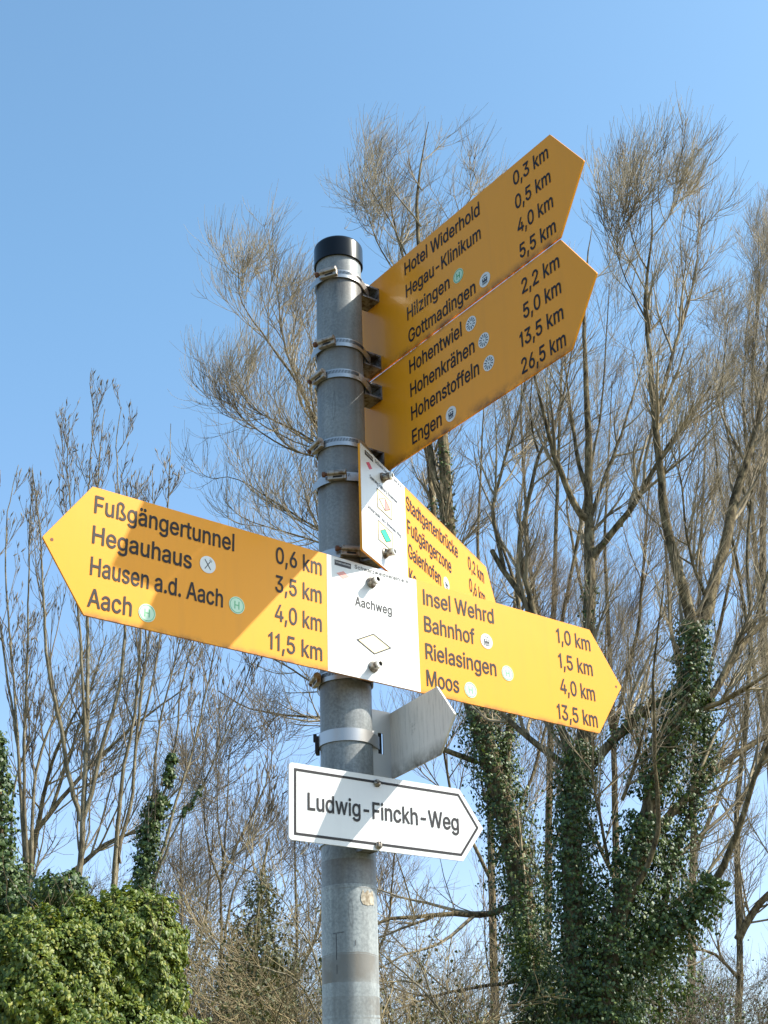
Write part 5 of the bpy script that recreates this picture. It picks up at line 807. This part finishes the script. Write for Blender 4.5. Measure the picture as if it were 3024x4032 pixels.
for i in range(5):
    x = 2100+i*120; p = resample(np.array([at(x, 4700, 20.4), at(x+20, 4000, 20.4), at(x+40*(i-2)*.3, 3600, 20.4)]), 8)
    V, F = tubes(p[None], np.linspace(.06, .02, 8)[None], 6); stem.add(mass.loc(V), F)
stem.build('stem', m_bark, mass.e)

# ---- C/D: other trees further right and behind, grown procedurally round traced stems
def young(pts_list, Y, label, group, name='poplar_tree', crown=(12, 7, 5), Ls=(1.1, 0.5, 0.28), mb=None, mt=None, base=None, up_=1.3, ang=32, tmin=0.3, wind=(0.06, 0), buds=False, ivy=None, r=.5):
    T = Tree(name, Y, label, 'tree', group, base or pts_list[0][0][0])
    for k, (pts, w0, w1, dY) in enumerate(pts_list): T.limb(pts, w0, w1, dY, k == 0)
    P, Rr = T.group(); T_ = T
    a, ar = spawn(P, Rr, crown[0], Ls[0]*1.1, ang, up_, wind, 7, r, tmin, 0.95, 0.06, 0.006, 0.4, 0.70, 0.018); T.put(a, ar, 4)
    b, br = spawn(a, ar, crown[1], Ls[1], ang, up_, wind, 5, 0.6, 0.15, 0.9, 0.08, 0.0042, 0.6, 0.4, 0.008); T.put(b, br, 3)
    if crown[2]:
        c, cr_ = spawn(b, br, crown[2], Ls[2], ang, up_*0.8, wind, 3, 0.6, 0.1, 0.9, 0.08, 0.003, 0.7, 0.3, 0.005); T.put(c, cr_, 3)
    if buds:
        q = np.concatenate([b[:, -1], a[:, -1]]); q = q[rng.random(len(q)) < 0.5]; D = norm(np.array([0.15, 0, 1.0])+rng.normal(size=(len(q), 3))*0.3)
        bp = np.stack([q-D*0.02, q+D*0.02, q+D*0.07], 1); T.put(bp, np.tile([[0.004, 0.011, 0.002]], (len(q), 1)), 3)
    if ivy:
        for k, y0, y1, r0, r1, n in ivy: T.clad(k, y0, y1, r0, r1, n, 0.038)
    T.finish(mb or m_bark, mt or m_twig, m_ivy if ivy else None); return T
GW = 'bare willows behind the signpost'
young([([(2905, 4700), (2905, 4032), (2917, 3836), (2905, 3487), (2900, 3200), (2930, 2900), (2960, 2500), (2940, 2200), (2970, 1800), (2960, 1500), (2990, 1200), (2985, 900)], 30, 3, 1.0),
       ([(2905, 3700), (2980, 3560), (3060, 3500), (3200, 3400)], 34, 14, 0), ([(2905, 3850), (2800, 3730), (2740, 3740), (2560, 3735)], 14, 6, -1), ([(2900, 3200), (2990, 3000), (3060, 2800)], 18, 6, .5),
       ([(2960, 2500), (3040, 2200), (3080, 1900), (3060, 1500)], 16, 4, .5), ([(2950, 2000), (2860, 1700), (2840, 1500), (2870, 1250)], 14, 3, -.5)],
      24, 'slender bare tree at the right edge with thin straight trunk', GW, 'bare_tree', (16, 9, 7), (1.9, 1.0, 0.55), up_=0.8, ang=42, tmin=0.1, wind=WIND)
young([([(3150, 4700), (3080, 3700), (3040, 3000), (3000, 2400), (3010, 1800), (3060, 1300), (3040, 900), (3060, 760)], 60, 4, 1.0),
       ([(3020, 2700), (2960, 2000), (2925, 1600), (2940, 1300), (2975, 1050)], 26, 4, .5), ([(3010, 1800), (2960, 1400), (2990, 1100), (3010, 860)], 16, 3, -.5),
       ([(3040, 3000), (2980, 2700), (2900, 2200), (2830, 1900), (2800, 1600), (2840, 1300)], 22, 3, -.8)],
      27, 'bare tree cut off by the right edge of the picture, with a dense twiggy top', GW, 'bare_tree', (18, 10, 9), (1.9, 1.0, 0.6), up_=1.1, ang=38, tmin=0.25, wind=WIND)
for k, (x0, x1, top, lab) in enumerate(((1950, 1880, 1500, 'bare grey tree seen behind the two yellow arms, under the topmost signs'), (2150, 2200, 1000, 'bare tree showing past the tips of the topmost yellow signs'), (2440, 2380, 1500, 'bare tree filling the gap between the largest willow stems'), (2720, 2760, 1500, 'bare twiggy tree behind the far right willow limbs'))):
    Y = 30+k*1.5; h = 4032-top
    m1 = (x0*.6+x1*.4, 4032-h*.45)
    young([([(x0, 4650), (x0, 4032), m1, (x1, 4032-h*.75), (x1+30, top)], 40, 4, 1.0),
           ([m1, (m1[0]-90, 4032-h*.6), (x1-150, 4032-h*.8), (x1-130, top+140)], 22, 4, 1.5), ([m1, (m1[0]+100, 4032-h*.62), (x1+170, 4032-h*.8), (x1+200, top+120)], 22, 4, -1.5),
           ([(x0, 3500), (x0-170, 3150), (x0-230, 2800), (x0-250, 2500)], 18, 4, -1), ([(x0, 3400), (x0+150, 3050), (x0+230, 2750), (x0+240, 2300)], 18, 4, 1)],
          Y, lab, GW, 'bare_tree', (16, 9, 8), (2.6, 1.3, 0.7), mt=m_twigr if k % 2 == 0 else m_twig, up_=0.9, ang=40, tmin=0.12, wind=WIND)

# ---- E: young poplars with fat buds on the left
GP = 'young bare poplars on the left'
YE = 16.0
young([([(300, 4700), (303, 3900), (307, 3525), (320, 3391), (327, 3191), (340, 2958), (347, 2691), (345, 2450), (355, 2250), (375, 2050), (390, 1850), (400, 1700), (412, 1610)], 36, 3, 0.6),
       ([(320, 3230), (313, 3198), (267, 3058), (247, 2891), (200, 2691), (180, 2558), (160, 2100), (140, 1950), (128, 1840)], 22, 3, -0.6),
       ([(325, 3230), (347, 3191), (393, 2958), (460, 2758), (487, 2591), (500, 2300), (470, 1980), (455, 1750), (478, 1600)], 20, 3, 0.5),
       ([(340, 2958), (322, 2600), (300, 2300), (285, 2050), (262, 1850), (275, 1660)], 15, 3, -0.4), ([(345, 2450), (330, 2150), (350, 1900), (370, 1620)], 12, 3, .3), ([(320, 3391), (352, 3300), (355, 3100), (362, 3400-400)], 10, 4, .3)],
      YE, 'tallest young poplar at the left, forked trunk rising behind the left yellow tip', GP, crown=(12, 5, 2), Ls=(1.15, 0.4, 0.16), mb=m_bark2, mt=m_twigd, buds=True)
young([([(110, 4700), (105, 3900), (100, 3445), (87, 3225), (73, 2958), (53, 2691), (30, 2400), (20, 2200), (30, 2000), (73, 1830)], 24, 3, 0.5),
       ([(110, 3600), (107, 3445), (93, 3091), (100, 2825), (107, 2625), (113, 2233), (120, 2000), (128, 1850)], 18, 3, -0.5),
       ([(115, 3500), (127, 3291), (133, 3091), (160, 2958), (220, 2811), (280, 2711), (330, 2600), (300, 2350)], 17, 4, 0.4), ([(73, 2958), (20, 2600), (-20, 2300), (0, 1850)], 12, 3, 0.4),
       ([(40, 3400), (50, 3100), (120, 2900), (90, 2500)], 12, 3, 0.6)],
      YE+1.2, 'clump of slim poplar stems at the left edge', GP, crown=(12, 5, 2), Ls=(1.1, 0.4, 0.16), mb=m_bark2, mt=m_twigd, buds=True)
young([([(455, 4700), (450, 3900), (453, 3478), (473, 3325), (520, 3158), (533, 2958), (553, 2758), (580, 2558), (620, 2300), (655, 2100), (665, 1960), (668, 1800), (672, 1665)], 24, 3, 0.4),
       ([(450, 3560), (447, 3478), (460, 3291), (487, 3025), (527, 2825), (550, 2600), (560, 2300), (540, 2050)], 22, 3, -0.5),
       ([(533, 2958), (600, 2700), (640, 2450), (605, 2200), (600, 1850)], 11, 3, .5), ([(580, 2558), (560, 2350), (530, 2150), (535, 1900)], 9, 3, -.3)],
      YE+0.6, 'slim poplar with two parallel stems whose single shoot stands above the left yellow arm', GP, crown=(12, 5, 2), Ls=(0.95, 0.38, 0.16), mb=m_bark2, mt=m_twigd, buds=True)
young([([(560, 4700), (562, 3900), (567, 3505), (580, 3358), (600, 3191), (653, 3125), (673, 2991), (693, 2931), (713, 2691), (753, 2558), (790, 2420), (810, 2300)], 24, 3, 0.3),
       ([(570, 3560), (587, 3505), (640, 3358), (693, 3158), (767, 2931), (820, 2691), (860, 2480), (870, 2350)], 15, 3, 0.6),
       ([(575, 3540), (600, 3491), (707, 3225), (800, 3091), (900, 2858), (960, 2700), (1010, 2560)], 12, 3, -0.6),
       ([(600, 3191), (603, 3100), (620, 2900), (650, 2750), (690, 2600), (740, 2400)], 12, 4, -.3), ([(700, 3560), (853, 3438), (1000, 3300), (1080, 3180)], 9, 3, .3)],
      YE-0.5, 'leaning poplar left of the post with a sleeve of dark ivy on its lower stem', GP, crown=(14, 5, 2), Ls=(1.15, 0.45, 0.18), mb=m_bark2, mt=m_twigd, buds=True,
      ivy=((0, 3560, 3130, 0.12, 0.105, 4200), (0, 3130, 2930, 0.06, 0.05, 800), (2, 3250, 3060, .04, .03, 160)))
# thick leaning dull trunks further back on the left, olive with moss and ivy
T = young([([(60, 4700), (80, 3900), (113, 3311), (200, 3198), (287, 3091), (413, 2958), (533, 2851), (633, 2778), (740, 2700)], 46, 5, 1.5),
       ([(113, 3500), (140, 3300), (190, 3050), (230, 2930), (300, 2800), (370, 2700)], 26, 5, -1), ([(250, 3460), (330, 3400), (420, 3310), (560, 3270), (680, 3200)], 24, 6, 1),
       ([(200, 3198), (300, 2900), (360, 2700), (420, 2500)], 16, 4, 1)],
      21, 'leaning willow with mossy trunk behind the young poplars at the left', GW, 'willow_tree', (12, 7, 5), (2.2, 1.0, 0.5), mt=m_twigt, up_=0.6, ang=42, tmin=0.15)
# ---- F: small dark tree and brushwood left of the post
young([([(860, 4700), (865, 4032), (873, 3691), (867, 3491), (880, 3391), (893, 3225), (900, 3050), (905, 2900)], 24, 3, 0.5),
       ([(870, 3480), (820, 3350), (800, 3200), (810, 3100)], 11, 3, -.5), ([(882, 3440), (930, 3330), (1000, 3200), (1060, 3060), (1080, 2900)], 11, 3, .5), ([(885, 3700), (910, 3520), (950, 3440), (1000, 3400)], 12, 5, .2),
       ([(880, 3391), (860, 3250), (850, 3080), (870, 2960)], 9, 3, .6), ([(870, 3750), (800, 3650), (730, 3560), (700, 3500)], 9, 3, 0)],
      17.5, 'small dark-stemmed tree forking at head height left of the post bottom', GP, 'bare_tree', (9, 6, 5), (1.3, 0.75, 0.4), mb=m_bark, mt=m_twigd, up_=0.7, ang=45, tmin=0.3)
GB = 'tangled brushwood along the lower edge'
def brush(x, y, w, h, Y, label, n=26, mt=None, leafn=0, ml=None, name='shrub'):
    T = Tree(name, Y, label, 'shrub', GB, (x, 4032)); s_ = Y/FPX; c = at(x, 4650, Y); k = n
    S = np.array([c[0], Y, 0.0])+rng.normal(size=(k, 3))*np.array([w*s_*.35, .5, 0]); S[:, 2] = 0
    top = at(x, y, Y)[2]; P = np.empty((k, 10, 3)); D = norm(np.stack([rng.normal(size=k)*.30, rng.normal(size=k)*.3, np.ones(k)], 1))
    P[:, 0] = S
    for i in range(1, 10):
        D = norm(D+rng.normal(size=(k, 3))*.10); P[:, i] = P[:, i-1]+D*(top/9*(0.6+0.45*rng.random(k)))[:, None]
    Rr = np.linspace(.035, .006, 10)[None]*np.ones((k, 1)); T.put(P, Rr, 5, 'tr')
    a, ar = spawn(P, Rr, 8, 1.7, 48, 0.35, (0.05, 0), 7, .5, .3, 1, .14, .006, .4, .4, .014); T.put(a, ar, 4)
    b, br = spawn(a, ar, 7, .8, 45, .3, (.05, 0), 5, .6, .15, 1, .16, .0042, .5, .4, .008); T.put(b, br, 3)
    c_, cr_ = spawn(b, br, 4, .4, 40, .3, (.05, 0), 3, .6, .15, 1, .16, .003, .6, .3, .005); T.put(c_, cr_, 3)
    if leafn:
        leafn = int(leafn*1.6); i = rng.integers(0, len(b), leafn); q = b[i, rng.integers(0, 5, leafn)]
        q = q[(q[:, 2] < top*(0.55+0.45*np.abs(np.sin(q[:, 0]*3.1))))]
        leaves(T.iv, T.loc(q+rng.normal(size=q.shape)*.09), norm(rng.normal(size=q.shape)+np.array([.6, -.5, .4])), .036)
    T.tr.build('stem', m_bark, T.e); T.cr.build('twigs', mt or m_twigt, T.e, False)
    if leafn: T.iv.build('foliage', ml or m_moss, T.e, False)
brush(1010, 3620, 260, 700, 16.5, 'olive brown shrub with sparse ivy just left of the post bottom', 22, m_twigt, 15000, m_moss)
brush(1180, 3620, 260, 600, 20, 'brown thicket touching the left side of the post bottom', 24, m_twigr, 3500, m_moss)
brush(780, 3700, 200, 500, 19, 'grey brushwood between the green ivy bush and the post', 16, m_twigd)
brush(1650, 3560, 330, 500, 24, 'tan brushwood right of the post bottom', 24, m_twigt)
brush(1830, 3640, 330, 500, 28, 'reddish tan thicket below the horizontal branch right of the post', 24, m_twigr)
brush(2800, 3600, 300, 500, 26, 'brown thicket in the lower right corner', 26, m_twigd, 4500, m_moss)
brush(2960, 3750, 240, 400, 22, 'leafy dark shrub at the very lower right corner', 18, m_twigd, 7000, m_ivy)
brush(200, 3350, 380, 500, 20, 'olive thicket behind the green ivy bush', 24, m_twigt, 8000, m_moss)
brush(480, 3450, 260, 500, 22, 'tan thicket behind the ivy-sleeved poplar', 18, m_twigt, 4000, m_moss)
SH = Tree('tree_stump', 17.2, 'olive ivy-draped stem standing between the small dark tree and the post', 'tree', None, (1000, 4032))
SH.limb([(1000, 4700), (1000, 4032), (1010, 3700), (1030, 3450), (1060, 3300)], 30, 8, 0.2, True)
s_ = 17.2/FPX
for x, y, w, h, n in ((1010, 3950, 150, 200, 3600), (985, 3740, 110, 150, 1700), (1030, 3540, 75, 110, 700), (1090, 3830, 90, 170, 1300), (930, 3860, 70, 120, 600)): blob(SH.iv, SH.loc(at(x, y, 17.2)), (w*s_, .35, h*s_), n, .036, x, .4, .16)
SH.tr.build('trunk', m_bark, SH.e); SH.iv.build('ivy', m_moss, SH.e, False)
for x0, Y, lab in ((1420, 30, 'far bare tree showing low beside the right edge of the post'), (1150, 28, 'far bare tree low on the left side of the post'), (700, 27, 'far bare tree between the green bush and the small dark tree')):
    young([([(x0, 4650), (x0+5, 4032), (x0+20, 3700), (x0+10, 3350), (x0+30, 3100)], 24, 4, 0.6), ([(x0+8, 3950), (x0-80, 3700), (x0-110, 3450), (x0-100, 3300)], 14, 4, .8), ([(x0+10, 3880), (x0+110, 3650), (x0+130, 3400), (x0+140, 3250)], 14, 4, -.8)],
          Y, lab, GB, 'bare_tree', (12, 8, 6), (1.7, 0.9, 0.5), mt=m_twigr, up_=0.7, ang=44, tmin=0.1, wind=(.1, 0))
# diagonal bare canes in front, lower middle
young([([(2000, 4700), (1820, 4100), (1760, 4025), (1700, 3930), (1633, 3865), (1500, 3758), (1450, 3710)], 18, 5, -0.5), ([(1633, 3865), (1560, 3860), (1500, 3900)], 8, 3, 0), ([(1700, 3930), (1640, 3760), (1640, 3650)], 8, 3, 0)],
      15, 'bent tan sapling crossing right of the post bottom', GB, 'sapling', (6, 4, 3), (0.9, 0.45, 0.25), mb=m_bark2, mt=m_twigt, up_=.6, ang=45)
young([([(1400, 4700), (1300, 4100), (1180, 3860), (1050, 3810), (930, 3790), (850, 3740), (760, 3620)], 14, 4, -0.4), ([(1300, 4050), (1240, 3750), (1130, 3560), (1000, 3430)], 10, 3, .2), ([(1180, 3860), (1000, 3940), (900, 4010)], 8, 3, .2)],
      14.5, 'arching tan cane in front of the olive shrub left of the post', GB, 'sapling', (7, 4, 3), (0.9, 0.45, 0.25), mb=m_bark2, mt=m_twigt, up_=.6, ang=45)

# ---- green ivy bush at the lower left
YG = 11.0
BU = Tree('ivy_bush', YG, 'rounded bright green ivy-covered bush filling the lower left corner', 'bush', None, (300, 4032))
s_ = YG/FPX
blobs = [(120, 3960, 330, 330, 1), (330, 3830, 260, 250, 2), (520, 3760, 200, 230, 3), (580, 3960, 135, 275, 4), (480, 3620, 140, 100, 5), (40, 3800, 160, 170, 6), (620, 3720, 100, 130, 7), (350, 4250, 420, 300, 8), (560, 3580, 80, 70, 9), (-150, 3950, 260, 330, 10)]
for x, y, w, h, sd_ in blobs:
    Yb = YG+{1: -.15, 2: .15, 3: .3, 4: .1, 5: .45, 6: .25, 7: .4, 8: 0, 9: .5, 10: .2}[sd_]
    n = int(w*h*0.52)+1600
    blob(BU.iv, BU.loc(at(x, y, Yb)), (w*s_, w*s_*.8+.1, h*s_), n, 0.035, sd_, 0.70, 0.06, 0.045, 0.36, 1.0)
BU.iv.build('foliage', m_bush, BU.e, False)
st = Batch()
for k in range(9):
    x = -100+k*90; p = resample(np.array([at(x, 4900, YG)*[1, 1, 0], at(x+10, 4300, YG), at(x+rng.uniform(-60, 60), 3900, YG+.2), at(x+rng.uniform(-80, 80), 3720, YG+.2)]), 10)
    V, F = tubes(p[None], np.linspace(.045, .012, 10)[None], 6); st.add(BU.loc(V), F)
    a, ar = spawn(p[None], np.linspace(.045, .012, 10)[None], 10, .5, 55, .3, (0, 0), 5, .5); V, F = tubes(a, ar, 3); st.add(BU.loc(V), F)
for k in range(60):
    x = rng.uniform(0, 700); y = 3900-rng.uniform(100, 380) if x < 650 else 3900
    p0 = at(x, y, YG+rng.uniform(-.2, .3)); d_ = norm(np.array([rng.normal()*.5, rng.normal()*.4-.2, .8])); p = p0+d_*np.linspace(-.1, rng.uniform(.10, .34), 5)[:, None]+rng.normal(size=(5, 3))*.008
    V, F = tubes(p[None], np.linspace(.003, .0014, 5)[None], 4); st.add(BU.loc(V), F)
st.build('stem', m_bark, BU.e)
# dark ivy behind the bush and up the left edge
IC = Tree('ivy_covered_tree', 14, 'dark ivy-covered trunk at the left edge above the green bush', 'tree', None, (0, 4032))
IC.limb([(0, 4700), (0, 4032), (10, 3600), (5, 3300), (0, 3100), (-20, 2880)], 40, 12, 0, True)
ivy_on(IC.iv, IC.limbs[0][0], np.linspace(.26, .08, len(IC.limbs[0][0])), 9000, .042)
blob(IC.iv, IC.loc(at(120, 3600, 14)), (.40, .4, .24), 3600, .040, 3, .5, .12); blob(IC.iv, IC.loc(at(240, 3520, 13.5)), (.3, .3, .22), 1800, .040, 5, .5, .12); blob(IC.iv, IC.loc(at(0, 3500, 14)), (.25, .4, .35), 2400, .040, 8, .5, .12)
IC.tr.build('trunk', m_bark, IC.e); IC.iv.build('ivy', m_ivy, IC.e, False)

# ------------------------------------------------------------------ ground
def b_ground(nt, b):
    v = coords(nt); n1 = noise(nt, v, 0.6, 5); n2 = noise(nt, v, 9, 5, 0.75)
    c = mix(nt, n2, ramp(nt, n1, [(0.4, (0.055, 0.085, 0.022)), (0.6, (0.13, 0.11, 0.055))]), (0.20, 0.17, 0.10))
    nt.links.new(c, b.inputs['Base Color']); bump(nt, b, n2, 0.8, 0.05)
m_ground = mat('rough grass', (0.1, 0.1, 0.04), 0.95, 0, 0.1, b_ground)
rs_ = [0, 1.5, 3, 6, 10, 16, 25, 40, 80, 200, 600, 2500]; na = 48; V = [(0, 0, 0)]
for r_ in rs_[1:]:
    for k in range(na):
        a = 2*math.pi*k/na; x, y = PX+r_*math.cos(a), PY+r_*math.sin(a)
        V.append((x, y, (0.06*math.sin(x*1.1)*math.cos(y*.9) if 3 < r_ < 80 else 0)))
bm = bmesh.new(); vs = [bm.verts.new(p) for p in V]; vs[0].co = (PX, PY, 0)
for k in range(na): bm.faces.new((vs[0], vs[1+k], vs[1+(k+1) % na]))
for j in range(len(rs_)-2):
    for k in range(na):
        a, b = 1+j*na+k, 1+j*na+(k+1) % na; bm.faces.new((vs[a], vs[a+na], vs[b+na], vs[b]))
tag(bm_obj('ground', bm, m_ground, None, True), kind='structure')
